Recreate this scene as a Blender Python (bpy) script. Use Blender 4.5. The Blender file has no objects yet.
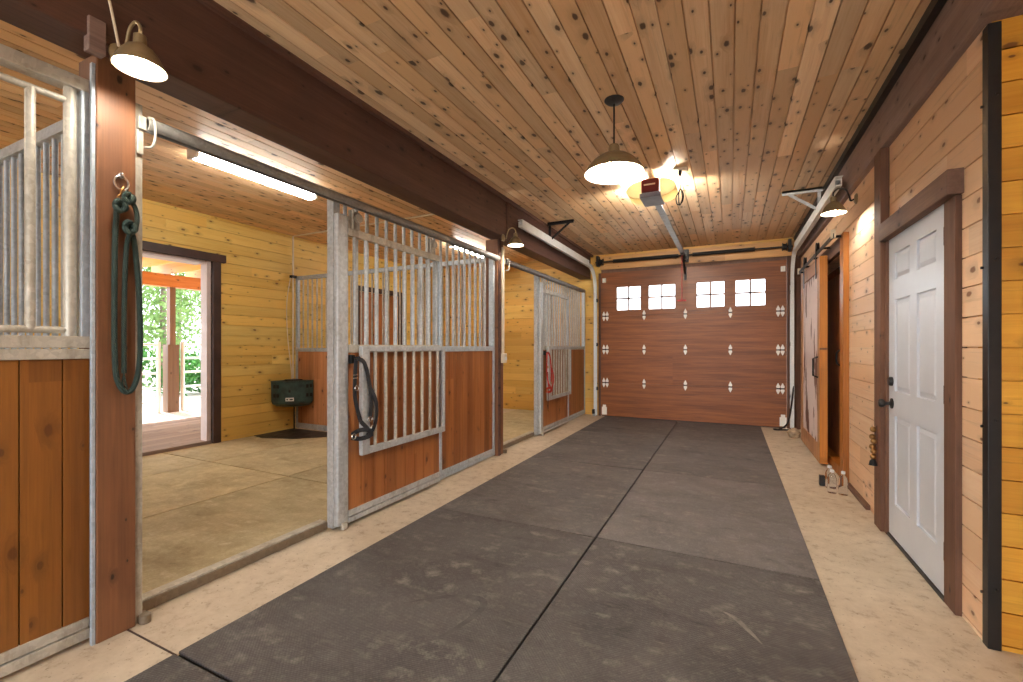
import bpy, bmesh, math, random
from mathutils import Vector, Matrix
random.seed(7)
PI = math.pi
scene = bpy.context.scene
C = scene.collection

# ------------------------------------------------------------------ mesh helper
class MB:
    def __init__(s):
        s.v = []; s.f = []
    def box(s, x0, x1, y0, y1, z0, z1):
        if x1 < x0: x0, x1 = x1, x0
        if y1 < y0: y0, y1 = y1, y0
        if z1 < z0: z0, z1 = z1, z0
        n = len(s.v)
        s.v += [(x0,y0,z0),(x1,y0,z0),(x1,y1,z0),(x0,y1,z0),(x0,y0,z1),(x1,y0,z1),(x1,y1,z1),(x0,y1,z1)]
        s.f += [tuple(n+i for i in q) for q in ((0,3,2,1),(4,5,6,7),(0,1,5,4),(1,2,6,5),(2,3,7,6),(3,0,4,7))]
        return s
    def prism(s, pts, vec):
        """closed polygon pts (3d) extruded along vec"""
        n = len(s.v); k = len(pts); vec = Vector(vec)
        s.v += [tuple(p) for p in pts] + [tuple(Vector(p)+vec) for p in pts]
        s.f += [tuple(n+i for i in range(k))[::-1], tuple(n+k+i for i in range(k))]
        s.f += [(n+i, n+(i+1) % k, n+k+(i+1) % k, n+k+i) for i in range(k)]
        return s
    def sweep(s, path, prof, up=(0,0,1), closed=False, scales=None):
        """sweep a closed 2d profile (a,b) along path; a = sideways, b = up-ish"""
        path = [Vector(p) for p in path]; N = len(path); k = len(prof); n = len(s.v)
        upv = Vector(up); prev = None
        for i, p in enumerate(path):
            if closed: t = path[(i+1) % N]-path[i-1]
            else: t = path[min(i+1, N-1)]-path[max(i-1, 0)]
            t.normalize()
            if prev is None:
                side = t.cross(upv)
                if side.length < 1e-4: side = t.cross(Vector((1,0,0)))
            else:
                side = prev-t*prev.dot(t)
                if side.length < 1e-5: side = t.cross(upv)
            side.normalize(); prev = side; u = side.cross(t)
            q = 1 if scales is None else scales[i]
            for (a, b) in prof: s.v.append(tuple(p+side*a*q+u*b*q))
        for i in range(N if closed else N-1):
            j = (i+1) % N
            for m in range(k):
                s.f.append((n+i*k+m, n+i*k+(m+1) % k, n+j*k+(m+1) % k, n+j*k+m))
        if not closed:
            s.f.append(tuple(n+m for m in range(k))[::-1]); s.f.append(tuple(n+(N-1)*k+m for m in range(k)))
        return s
    def tube(s, path, r, seg=10, closed=False, scales=None):
        return s.sweep(path, [(r*math.cos(2*PI*i/seg), r*math.sin(2*PI*i/seg)) for i in range(seg)], closed=closed, scales=scales)
    def strap(s, path, w, t, up=(0,0,1), closed=False):
        return s.sweep(path, [(-w/2,-t/2),(w/2,-t/2),(w/2,t/2),(-w/2,t/2)], up=up, closed=closed)
    def cyl(s, p0, p1, r, seg=14):
        return s.tube([p0, p1], r, seg)
    def lathe(s, prof, origin=(0,0,0), mat=None, seg=28, cap=False):
        """prof (r,z) revolved about local z"""
        n = len(s.v); k = len(prof); o = Vector(origin); M = mat or Matrix.Identity(3)
        for i in range(seg):
            a = 2*PI*i/seg
            for (r, z) in prof: s.v.append(tuple(o+M @ Vector((r*math.cos(a), r*math.sin(a), z))))
        for i in range(seg):
            j = (i+1) % seg
            for m in range(k-1): s.f.append((n+i*k+m, n+j*k+m, n+j*k+m+1, n+i*k+m+1))
        if cap:
            s.f.append(tuple(n+i*k for i in range(seg))[::-1]); s.f.append(tuple(n+i*k+k-1 for i in range(seg)))
        return s
    def ball(s, c, r, seg=14, sz=1.0):
        rings = 8
        prof = [(max(1e-4, r*math.sin(PI*i/rings)), -r*sz*math.cos(PI*i/rings)) for i in range(rings+1)]
        return s.lathe(prof, c, seg=seg)
    def planks(s, run, across, normal, gap=.006, deep=.018, back=.08):
        """boards with real open joints in front of a backing. run=(axis,r0,r1) across=(axis,a0,a1,w,off) normal=(axis,face,sign)"""
        ra, r0, r1 = run; aa, a0, a1, w, off = across; na, face, sg = normal
        def add(lo, hi, f0, f1):
            d = {ra:(r0,r1), aa:(lo,hi), na:(f0,f1)}
            s.box(*d[0], *d[1], *d[2])
        i = math.floor((a0-off)/w)
        while off+i*w < a1-1e-6:
            lo = max(a0, off+i*w+gap/2); hi = min(a1, off+(i+1)*w-gap/2)
            if hi-lo > .004: add(lo, hi, face, face-sg*deep)
            i += 1
        add(a0, a1, face-sg*deep, face-sg*(deep+back))
        return s
    def build(s, name, mat, parent=None, bevel=0, smooth=False, solid=0, subd=0):
        off = parent.matrix_world_loc if False else (wl(parent) if parent else Vector((0,0,0)))
        me = bpy.data.meshes.new(name)
        me.from_pydata([tuple(Vector(v)-off) for v in s.v], [], s.f)
        bm = bmesh.new(); bm.from_mesh(me)
        bmesh.ops.recalc_face_normals(bm, faces=bm.faces); bm.to_mesh(me); bm.free()
        o = bpy.data.objects.new(name, me); C.objects.link(o)
        if mat: me.materials.append(mat)
        if parent: o.parent = parent
        if smooth:
            for p in me.polygons: p.use_smooth = True
        if solid:
            m = o.modifiers.new('solid', 'SOLIDIFY'); m.thickness = solid; m.offset = 0
        if bevel:
            m = o.modifiers.new('bev', 'BEVEL'); m.width = bevel; m.segments = 2; m.limit_method = 'ANGLE'
        if subd:
            m = o.modifiers.new('sub', 'SUBSURF'); m.levels = subd; m.render_levels = subd
        if smooth and not subd:
            try:
                me.set_sharp_from_angle(angle=R(42))
            except Exception: pass
        return o

def R(d): return math.radians(d)
def wl(o):
    v = Vector((0,0,0))
    while o: v = v+Vector(o.location); o = o.parent
    return v
def tag(o, label=None, cat=None, group=None, kind=None):
    if label: o['label'] = label
    if cat: o['category'] = cat
    if group: o['group'] = group
    if kind: o['kind'] = kind
    return o
def thing(name, label, cat, loc=(0,0,0), group=None):
    o = bpy.data.objects.new(name, None); o.empty_display_size = .1; C.objects.link(o); o.location = loc
    return tag(o, label, cat, group)
def struct(mb, name, mat, label=None, cat=None, **k):
    return tag(mb.build(name, mat, **k), label, cat, kind='structure')
def copy_tree(o, parent=None):
    c = o.copy(); C.objects.link(c)
    if parent: c.parent = parent
    for ch in list(o.children): copy_tree(ch, c)
    return c
def dup(o, delta, label=None, group=None):
    c = copy_tree(o); c.location = Vector(o.location)+Vector(delta)
    if label: c['label'] = label
    if group: c['group'] = group
    return c
def arc(c, r, a0, a1, n, plane='yz'):
    out = []
    for i in range(n+1):
        a = R(a0+(a1-a0)*i/n); p, q = r*math.cos(a), r*math.sin(a)
        out.append({'yz':(c[0], c[1]+p, c[2]+q), 'xz':(c[0]+p, c[1], c[2]+q), 'xy':(c[0]+p, c[1]+q, c[2])}[plane])
    return out
def smooth_path(pts, n=6):
    """catmull-rom through pts"""
    P = [Vector(p) for p in pts]; P = [P[0]*2-P[1]]+P+[P[-1]*2-P[-2]]; out = []
    for i in range(1, len(P)-2):
        for k in range(n):
            t = k/n; a, b, c, d = P[i-1:i+3]
            out.append(.5*((2*b)+(c-a)*t+(2*a-5*b+4*c-d)*t*t+(3*b-a-3*c+d)*t**3))
    out.append(P[-2]); return out

# ------------------------------------------------------------------ materials
class NT:
    def __init__(s, name):
        s.m = bpy.data.materials.new(name); s.m.use_nodes = True
        s.t = s.m.node_tree; s.b = s.t.nodes['Principled BSDF']
    def n(s, typ, **k):
        nd = s.t.nodes.new(typ)
        for a, v in k.items():
            if a.startswith('i_'):
                key = a[2:]; key = int(key) if key.isdigit() else key.replace('_', ' ')
                s.set(nd.inputs[key], v)
            else: setattr(nd, a, v)
        return nd
    def set(s, inp, v):
        if hasattr(v, 'is_output'): s.t.links.new(v, inp)
        else: inp.default_value = v
    def m2(s, op, a, b=0.0, c=None):
        nd = s.t.nodes.new('ShaderNodeMath'); nd.operation = op
        s.set(nd.inputs[0], a); s.set(nd.inputs[1], b)
        if c is not None: s.set(nd.inputs[2], c)
        return nd.outputs[0]
    def mr(s, v, a, b, c=0.0, d=1.0, smooth=False):
        nd = s.t.nodes.new('ShaderNodeMapRange'); nd.clamp = True
        if smooth: nd.interpolation_type = 'SMOOTHSTEP'
        for i, q in enumerate((v, a, b, c, d)): s.set(nd.inputs[i], q)
        return nd.outputs[0]
    def mix(s, f, a, b, blend='MIX'):
        nd = s.t.nodes.new('ShaderNodeMix'); nd.data_type = 'RGBA'; nd.blend_type = blend
        s.set(nd.inputs[0], f); s.set(nd.inputs[6], a); s.set(nd.inputs[7], b)
        return nd.outputs[2]
    def vec(s, x, y, z):
        nd = s.t.nodes.new('ShaderNodeCombineXYZ')
        for i, q in enumerate((x, y, z)): s.set(nd.inputs[i], q)
        return nd.outputs[0]
    def noise(s, v, scale=1.0, detail=3.0, rough=.55, dim='3D'):
        nd = s.t.nodes.new('ShaderNodeTexNoise'); nd.noise_dimensions = dim
        s.set(nd.inputs['Vector'], v); nd.inputs['Scale'].default_value = scale
        nd.inputs['Detail'].default_value = detail; nd.inputs['Roughness'].default_value = rough
        return nd.outputs['Fac']
    def coords(s):
        tc = s.n('ShaderNodeTexCoord'); sp = s.n('ShaderNodeSeparateXYZ'); s.t.links.new(tc.outputs['Object'], sp.inputs[0])
        return tc.outputs['Object'], sp.outputs
    def bump(s, h, strength=.3, dist=.01):
        nd = s.t.nodes.new('ShaderNodeBump'); nd.inputs['Strength'].default_value = strength; nd.inputs['Distance'].default_value = dist
        s.set(nd.inputs['Height'], h); s.t.links.new(nd.outputs[0], s.b.inputs['Normal'])
    def done(s, col=None, rough=None, metal=None, spec=None):
        if col is not None: s.set(s.b.inputs['Base Color'], col)
        if rough is not None: s.set(s.b.inputs['Roughness'], rough)
        if metal is not None: s.set(s.b.inputs['Metallic'], metal)
        if spec is not None: s.set(s.b.inputs['Specular IOR Level'], spec)
        return s.m

def c4(h, k=1.0):
    """sRGB 0-255 triple to linear rgba"""
    f = lambda v: (v/12.92 if v <= .04045 else ((v+.055)/1.055)**2.4)
    return tuple(min(1, f(q/255)*k) for q in h)+(1,)

def wood(name, light, dark, along=1, across=2, w=.137, off=0.0, length=2.6, knots=.5, knotcol=(58,30,14), knot_r=1.0,
         rough=.42, var=.22, grain=.5, stain=0.0, hue=.35, light2=None):
    t = NT(name); v, s = t.coords(); third = 3-along-across
    a, b, c = s[along], s[across], s[third]
    oi = t.n('ShaderNodeObjectInfo').outputs['Random']
    idx = t.m2('ADD', t.m2('FLOOR', t.m2('DIVIDE', t.m2('SUBTRACT', b, off), w)), t.m2('FLOOR', t.m2('MULTIPLY', oi, 40)))
    w1 = t.n('ShaderNodeTexWhiteNoise', noise_dimensions='1D'); t.set(w1.inputs['W'], idx)
    seg = t.m2('FLOOR', t.m2('DIVIDE', t.m2('ADD', a, t.m2('MULTIPLY', w1.outputs['Value'], 9.0)), length))
    w2 = t.n('ShaderNodeTexWhiteNoise', noise_dimensions='2D'); t.set(w2.inputs['Vector'], t.vec(idx, seg, 0))
    sp = t.n('ShaderNodeSeparateColor'); t.set(sp.inputs[0], w2.outputs['Color'])
    r1, r2, r3 = sp.outputs[0], sp.outputs[1], sp.outputs[2]
    sh = t.m2('MULTIPLY', r1, 17.0)
    # knots
    kv = t.vec(t.m2('ADD', t.m2('MULTIPLY', a, 5.2), sh), t.m2('MULTIPLY', b, 10.0), idx)
    vo = t.n('ShaderNodeTexVoronoi', voronoi_dimensions='2D', feature='F1'); t.set(vo.inputs['Vector'], kv); vo.inputs['Scale'].default_value = 1.0
    vc = t.n('ShaderNodeSeparateColor'); t.set(vc.inputs[0], vo.outputs['Color'])
    present = t.m2('LESS_THAN', vc.outputs[0], knots)
    kr = t.m2('MULTIPLY', t.m2('ADD', t.m2('MULTIPLY', vc.outputs[1], vc.outputs[1]), .35), knot_r)
    dd = t.m2('MULTIPLY', t.m2('DIVIDE', vo.outputs['Distance'], kr), t.m2('ADD', .55, t.noise(t.vec(t.m2('MULTIPLY', a, 22.0), t.m2('MULTIPLY', b, 60.0), idx), 1.0, 3.0, .6)))
    core = t.m2('MULTIPLY', t.mr(dd, .13, .07, smooth=True), present)
    halo = t.m2('MULTIPLY', t.mr(dd, .42, .10, smooth=True), present)
    # grain, bent around the knots
    bend = t.m2('MULTIPLY', halo, .04)
    gv = t.vec(t.m2('ADD', t.m2('MULTIPLY', a, .9), sh), t.m2('MULTIPLY', t.m2('ADD', b, bend), 16.0), t.m2('MULTIPLY', c, 16.0))
    g1 = t.noise(gv, 1.0, 4.0, .6)
    fv = t.vec(t.m2('ADD', t.m2('MULTIPLY', a, 3.0), sh), t.m2('MULTIPLY', t.m2('ADD', b, bend), 110.0), t.m2('MULTIPLY', c, 110.0))
    g2 = t.noise(fv, 1.0, 3.0, .6)
    gm = t.m2('ADD', t.m2('MULTIPLY', t.mr(g1, .34, .66), .6), t.m2('MULTIPLY', t.mr(g2, .36, .64), .4))
    fac = t.mr(t.m2('ADD', t.m2('MULTIPLY', gm, grain), t.m2('MULTIPLY', r2, 1-grain)), 0.1, .9)
    col = t.mix(fac, c4(light), c4(dark))
    if light2: col = t.mix(t.m2('MULTIPLY', t.m2('GREATER_THAN', r3, .55), .8), col, c4(light2))
    br = t.m2('ADD', 1-var*.5, t.m2('MULTIPLY', r1, var))
    col = t.mix(1.0, col, t.vec(br, br, br), 'MULTIPLY')
    streak = t.mr(t.noise(t.vec(t.m2('ADD', t.m2('MULTIPLY', a, 2.0), sh), t.m2('MULTIPLY', b, 55.0), t.m2('MULTIPLY', c, 55.0)), 1.0, 5.0, .7), .56, .74)
    col = t.mix(t.m2('MULTIPLY', streak, .55*grain+.1), col, c4(tuple(q*.62 for q in dark)))
    col = t.mix(t.m2('MULTIPLY', halo, .3), col, c4(tuple(q*.62 for q in dark)))
    col = t.mix(t.m2('MULTIPLY', core, .88), col, c4(knotcol))
    if stain:
        big = t.noise(v, 2.2, 4.0, .6)
        col = t.mix(t.m2('MULTIPLY', t.mr(big, .45, .75), stain), col, c4(tuple(q*.55 for q in dark)))
    t.bump(t.m2('ADD', g2, t.m2('MULTIPLY', core, -1.0)), .18, .003)
    return t.done(col, t.m2('ADD', rough-.06, t.m2('MULTIPLY', g1, .14)))

def plain(name, rgb, rough=.5, metal=0.0, var=.12, scale=6.0, bump=0.0, spec=None, rgb2=None):
    t = NT(name); v, s = t.coords()
    n = t.noise(v, scale, 5.0, .6)
    col = t.mix(t.mr(n, .3, .7), c4(tuple(min(255, q*(1+var*.5)) for q in rgb)), c4(rgb2 or tuple(q*(1-var) for q in rgb)))
    if bump: t.bump(t.noise(v, scale*14, 3.0), bump, .004)
    return t.done(col, t.m2('ADD', rough-.05, t.m2('MULTIPLY', n, .1)), metal, spec)

def galv(name, light, dark, dirt=(120,105,85), dirtamt=.5, rough=.45, metal=.55):
    t = NT(name); v, s = t.coords()
    vo = t.n('ShaderNodeTexVoronoi'); t.set(vo.inputs['Vector'], v); vo.inputs['Scale'].default_value = 55
    vc = t.n('ShaderNodeSeparateColor'); t.set(vc.inputs[0], vo.outputs['Color'])
    n = t.noise(t.vec(t.m2('MULTIPLY', s[0], 9), t.m2('MULTIPLY', s[1], 9), t.m2('MULTIPLY', s[2], 2.5)), 1.0, 5.0, .65)
    col = t.mix(t.m2('ADD', t.m2('MULTIPLY', vc.outputs[0], .35), t.m2('MULTIPLY', n, .5)), c4(light), c4(dark))
    col = t.mix(t.m2('MULTIPLY', t.mr(n, .52, .75), dirtamt), col, c4(dirt))
    return t.done(col, t.m2('ADD', rough-.1, t.m2('MULTIPLY', n, .25)), metal)

def emit(name, rgb, strength, base=None):
    t = NT(name)
    t.set(t.b.inputs['Emission Color'], tuple(rgb)+(1,)); t.b.inputs['Emission Strength'].default_value = strength
    return t.done(base or (1,1,1,1), .4)

def glass(name, tint=(1,1,1,1), rough=0.0):
    t = NT(name); t.b.inputs['Transmission Weight'].default_value = 1.0; t.b.inputs['IOR'].default_value = 1.2
    return t.done(tint, rough)

def window_glass(name):
    m = bpy.data.materials.new(name); m.use_nodes = True; nt = m.node_tree; nt.nodes.clear()
    out = nt.nodes.new('ShaderNodeOutputMaterial'); mx = nt.nodes.new('ShaderNodeMixShader'); fr = nt.nodes.new('ShaderNodeFresnel')
    tr = nt.nodes.new('ShaderNodeBsdfTransparent'); gl = nt.nodes.new('ShaderNodeBsdfGlossy'); gl.inputs['Roughness'].default_value = .03
    tr.inputs['Color'].default_value = (.93,.95,.95,1); fr.inputs['IOR'].default_value = 1.4
    nt.links.new(fr.outputs[0], mx.inputs[0]); nt.links.new(tr.outputs[0], mx.inputs[1]); nt.links.new(gl.outputs[0], mx.inputs[2]); nt.links.new(mx.outputs[0], out.inputs[0])
    return m

CW = .117                                   # ceiling board width
WW = .137                                   # wall board width
M = {}
M['ceil'] = wood('pine_ceiling', (240,212,174), (208,166,122), along=1, across=0, w=CW, off=-.562+CW*20-CW*60, knots=.68, knot_r=1.35, rough=.5, var=.42, length=2.4, knotcol=(52,26,12), light2=(226,186,140))
M['wall_y'] = wood('pine_wall', (236,206,118), (214,170,78), along=1, across=2, w=WW, off=.04, knots=.4, rough=.5, var=.26, knotcol=(104,62,24), light2=(226,184,92))
M['wall_x'] = wood('pine_end_wall', (234,196,108), (210,158,68), along=0, across=2, w=WW, off=.04, knots=.4, rough=.5, var=.26, knotcol=(104,62,24), light2=(224,172,84))
M['wall_c'] = wood('corner_wall_shade_tint', (226,168,58), (200,134,34), along=0, across=2, w=WW, off=.02, knots=.4, rough=.5, var=.2, knotcol=(96,54,16))  # deeper amber paints in the warm shade on this wall
M['wall_r'] = wood('right_wall_light_tint', (244,216,184), (226,184,146), along=1, across=2, w=WW, off=.02, knots=.42, rough=.5, var=.22, knotcol=(110,62,32), light2=(232,192,152))  # paler boards paint in the daylight falling on this side
M['beam'] = wood('dark_beam', (106,74,62), (66,42,36), along=1, across=2, w=2.0, off=-1, knots=.4, rough=.6, stain=.3, length=30, knotcol=(34,20,16))
M['beam_v'] = wood('dark_post', (142,94,60), (94,58,38), along=2, across=1, w=2.0, off=-1, knots=.3, rough=.5, stain=.5, length=30, knotcol=(30,18,12))
M['band'] = wood('rough_band', (156,132,122), (108,86,80), along=1, across=2, w=2.0, off=-1, knots=.45, rough=.7, stain=.3, length=30, knotcol=(60,40,32))
M['casing_v'] = wood('rough_casing', (126,88,66), (70,42,30), along=2, across=1, w=2.0, off=-1, knots=.3, rough=.7, stain=.4, length=30, knotcol=(30,18,12))
M['casing_h'] = wood('rough_casing_head', (136,102,84), (78,52,40), along=1, across=2, w=2.0, off=-1, knots=.3, rough=.7, stain=.4, length=30, knotcol=(30,18,12))
M['board'] = wood('stall_board', (172,110,60), (128,74,34), along=2, across=1, w=.122, off=0, knots=.3, rough=.45, var=.3, length=3, knotcol=(84,44,22))
M['board_near'] = wood('near_stall_board', (146,92,36), (112,65,22), along=2, across=1, w=.124, off=0, knots=.35, rough=.42, var=.2, length=3, knotcol=(88,46,18))
M['board_x'] = wood('divider_board', (206,144,94), (166,106,64), along=2, across=0, w=.117, off=0, knots=.25, rough=.5, length=3)
M['garage'] = wood('garage_door_panel', (154,90,40), (114,62,24), along=0, across=2, w=9, off=-2, knots=0.0, rough=.42, length=30, var=.1, grain=1.0)
M['orange_v'] = wood('amber_trim', (196,126,44), (150,86,26), along=2, across=1, w=2, off=-1, knots=.3, length=30)
M['brown_door'] = wood('brown_door', (186,116,62), (130,76,38), along=2, across=1, w=.14, off=0, knots=.3, length=5, stain=.3)
M['barn'] = wood('barn_door_wood', (190,140,98), (146,98,64), along=2, across=1, w=.3, off=0, knots=.3, length=5, rough=.6, stain=.2)
M['lumber'] = wood('header_lumber', (224,176,112), (196,138,76), along=0, across=2, w=.14, off=0, knots=.25, length=5)
M['porch'] = wood('porch_timber', (222,150,80), (186,112,52), along=1, across=2, w=2, off=-1, knots=.2, length=30)
M['porch_x'] = wood('porch_rafter', (246,200,120), (226,168,88), along=0, across=2, w=2, off=-1, knots=.2, length=30)
M['porch_v'] = wood('porch_post', (140,104,76), (96,68,50), along=2, across=1, w=2, off=-1, knots=.2, length=30)
M['deck'] = wood('deck_boards', (160,140,126), (112,94,82), along=1, across=0, w=.14, off=0, knots=.2, length=4, rough=.8)
M['darktrim'] = plain('dark_door_trim', (66,46,40), .5, var=.2)
M['galv'] = galv('galvanised_steel', (208,212,214), (146,149,151), metal=.35)
M['galv_dusty'] = galv('dusty_galvanised_steel', (208,203,190), (150,144,132), dirt=(126,110,88), dirtamt=.75, metal=.25)
M['galv_bluish'] = galv('bright_galvanised_steel', (200,211,220), (142,152,162), dirtamt=.25, metal=.35)
M['track_white'] = galv('white_zinc_track', (240,245,246), (214,221,223), dirtamt=.1, metal=.1)
M['galv_track'] = galv('grey_steel_pipe', (160,158,154), (112,110,107), metal=.4)
M['sill_front'] = galv('worn_steel_edge', (140,124,104), (100,86,70), metal=.3)
M['steel_dark'] = plain('dark_steel', (52,50,50), .45, .7, .3, 12)
M['black'] = plain('black_paint', (26,25,26), .4, .0, .3, 10)
M['black_iron'] = plain('black_iron', (30,28,28), .4, .5, .3, 20)
M['white'] = plain('white_paint', (226,226,226), .4, 0, .03, 4)
M['jamb'] = plain('pale_jamb_paint', (206,188,182), .5, 0, .06, 4)
M['door_white'] = plain('door_white', (212,217,226), .38, 0, .03, 3)
M['hinge'] = plain('cream_hinge_plate', (252,247,238), .4, .0, .04, 10)
M['brass'] = plain('brass', (168,126,76), .35, .9, .2, 20)
M['chrome'] = plain('chrome', (210,208,205), .22, .9, .1, 20)
M['rope'] = None
M['red'] = plain('red_nylon', (190,46,36), .6, 0, .25, 30)
M['redface'] = plain('red_plastic', (104,20,18), .35, 0, .1, 10)
M['greyplastic'] = plain('grey_plastic', (120,122,140), .4, 0, .1, 10)
M['halter'] = plain('black_webbing', (34,36,42), .55, 0, .3, 40)
M['leather'] = plain('brown_leather', (96,58,34), .5, 0, .3, 30)
M['shade'] = plain('bronze_enamel', (148,130,98), .4, .35, .12, 8)
M['shade_in'] = plain('cream_enamel', (244,236,212), .5, 0, .03, 8)
M['ceramic'] = plain('cream_plastic', (228,214,190), .45, 0, .06, 10)
M['feeder'] = plain('dark_green_plastic', (52,78,74), .3, 0, .3, 9, rgb2=(34,48,50))
M['label'] = plain('white_label', (232,232,226), .5, 0, .02)
M['rock'] = plain('beige_stone', (172,152,126), .8, 0, .3, 14, bump=.6)
M['cable'] = plain('black_rubber', (22,22,23), .5, 0, .2, 20)
M['bottle'] = glass('clear_plastic', (.95,.97,1,1), .05)
M['glass'] = window_glass('window_glass')
M['leafA'] = plain('leaf_green', (72,112,44), .6, 0, .35, 1.7, rgb2=(38,68,24))
M['leafB'] = plain('leaf_pale', (124,150,84), .6, 0, .35, 1.3, rgb2=(70,100,46))
M['leafC'] = plain('leaf_bright', (62,122,44), .6, 0, .35, 1.9, rgb2=(34,76,28))
M['bark'] = plain('bark', (120,104,88), .8, 0, .4, 12)
M['gravel'] = plain('pale_gravel', (206,198,188), .9, 0, .12, 9, bump=.4)

def mk_lens():
    m = bpy.data.materials.new('frosted_lens'); m.use_nodes = True; nt = m.node_tree; nt.nodes.clear()
    out = nt.nodes.new('ShaderNodeOutputMaterial'); ad = nt.nodes.new('ShaderNodeAddShader')
    tl = nt.nodes.new('ShaderNodeBsdfTranslucent'); df = nt.nodes.new('ShaderNodeBsdfDiffuse')
    tl.inputs['Color'].default_value = (.26,.23,.15,1); df.inputs['Color'].default_value = (.6,.56,.45,1)
    nt.links.new(tl.outputs[0], ad.inputs[0]); nt.links.new(df.outputs[0], ad.inputs[1]); nt.links.new(ad.outputs[0], out.inputs[0])
    return m
M['lens'] = mk_lens()

def mk_rope():
    t = NT('green_rope'); v, s = t.coords()
    wv = t.n('ShaderNodeTexWave', wave_type='BANDS', bands_direction='DIAGONAL'); t.set(wv.inputs['Vector'], v); wv.inputs['Scale'].default_value = 60
    n = t.noise(v, 30, 3)
    col = t.mix(t.m2('MULTIPLY', wv.outputs['Fac'], n), c4((22,40,35)), c4((54,78,70)))
    t.bump(wv.outputs['Fac'], .5, .004)
    return t.done(col, .75)
M['rope'] = mk_rope()

def mk_concrete():
    t = NT('concrete'); v, s = t.coords()
    n1 = t.noise(v, 1.3, 6, .65); n2 = t.noise(v, 12, 5, .7); n3 = t.noise(v, 60, 2, .5)
    f = t.m2('ADD', t.m2('MULTIPLY', t.mr(n1, .3, .7), .6), t.m2('MULTIPLY', t.mr(n2, .3, .7), .4))
    col = t.mix(f, c4((218,204,182)), c4((174,156,132)))
    col = t.mix(t.m2('MULTIPLY', t.mr(n2, .56, .72), .6), col, c4((138,116,98)))
    col = t.mix(t.m2('MULTIPLY', t.mr(n3, .66, .72), .6), col, c4((110,90,72)))
    t.bump(n2, .1, .004)
    return t.done(col, t.mr(n2, .3, .7, .5, .7))
M['concrete'] = mk_concrete()

def mk_mat(name, light, dark, dust, dustamt, pattern=True, rough=.62):
    t = NT(name); v, s = t.coords()
    info = t.n('ShaderNodeObjectInfo'); oi = info.outputs['Random']
    vv = t.vec(t.m2('ADD', s[0], t.m2('MULTIPLY', oi, 30)), s[1], s[2])
    n1 = t.noise(vv, 2.2, 6, .65); n2 = t.noise(vv, 9, 6, .72)
    st = t.noise(t.vec(t.m2('MULTIPLY', s[0], 1.5), t.m2('MULTIPLY', s[1], 9.0), oi), 1.0, 5, .7)
    f = t.m2('ADD', t.m2('MULTIPLY', t.mr(n1, .36, .64), .5), t.m2('MULTIPLY', t.mr(n2, .36, .64), .5))
    col = t.mix(f, c4(light), c4(dark))
    n4 = t.noise(vv, 70, 4, .7)
    col = t.mix(t.m2('MULTIPLY', t.mr(n4, .54, .78), .35), col, c4(dust))
    col = t.mix(t.m2('MULTIPLY', t.mr(n4, .45, .3), .25), col, c4(tuple(q*.7 for q in dark)))
    ob = t.m2('ADD', .88, t.m2('MULTIPLY', oi, .24))
    col = t.mix(1.0, col, t.vec(ob, ob, ob), 'MULTIPLY')
    col = t.mix(1.0, col, info.outputs['Color'], 'MULTIPLY')
    col = t.mix(t.m2('MULTIPLY', t.m2('MULTIPLY', t.mr(n2, .48, .68), t.mr(st, .36, .62)), dustamt), col, c4(dust))
    if pattern:
        q = t.m2('MULTIPLY', t.m2('SINE', t.m2('MULTIPLY', s[0], 2*PI/.016)), t.m2('SINE', t.m2('MULTIPLY', s[1], 2*PI/.016)))
        t.bump(t.m2('ADD', q, t.m2('MULTIPLY', n2, .6)), .35, .003)
    else:
        t.bump(n2, .2, .005)
    return t.done(col, t.mr(n2, .3, .7, rough-.1, rough+.12), None, .35)
M['mat'] = mk_mat('rubber_mat', (98,94,93), (60,57,57), (152,146,140), .75)
M['stallmat'] = mk_mat('stall_floor_mat', (206,192,152), (138,122,88), (226,214,180), .7, False, .6)
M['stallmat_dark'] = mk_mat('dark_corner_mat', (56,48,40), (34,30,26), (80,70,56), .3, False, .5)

M['scuff'] = plain('dark_scuff', (72,69,67), .5, 0, .3, 20)
M['scuff_pale'] = plain('pale_scuff', (124,119,113), .6, 0, .3, 20)

def mk_hide():
    t = NT('cowhide'); v, s = t.coords()
    n = t.noise(t.vec(0.0, t.m2('MULTIPLY', s[1], 5.0), t.m2('MULTIPLY', s[2], 1.6)), 1.0, 4, .55)
    f = t.noise(t.vec(0.0, t.m2('MULTIPLY', s[1], 120), t.m2('MULTIPLY', s[2], 14)), 1.0, 2, .5)
    m = t.mr(t.m2('ADD', n, t.m2('MULTIPLY', f, .06)), .57, .60, smooth=True)
    col = t.mix(m, c4((236,218,214)), c4((112,70,54)))
    col = t.mix(t.m2('MULTIPLY', f, .3), col, c4((150,130,124)))
    t.bump(f, .4, .004)
    return t.done(col, .8)
M['hide'] = mk_hide()

WARM = (1.0, .93, .82)
M['bulb'] = emit('lamp_bulb', WARM, 250)
M['bulb_p'] = emit('pendant_bulb', WARM, 460)
M['bulb_o'] = emit('opener_bulb', (1.0,.92,.80), 640)
M['tube'] = emit('tube_diffuser', (1.0,.96,.88), 20)

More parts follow.
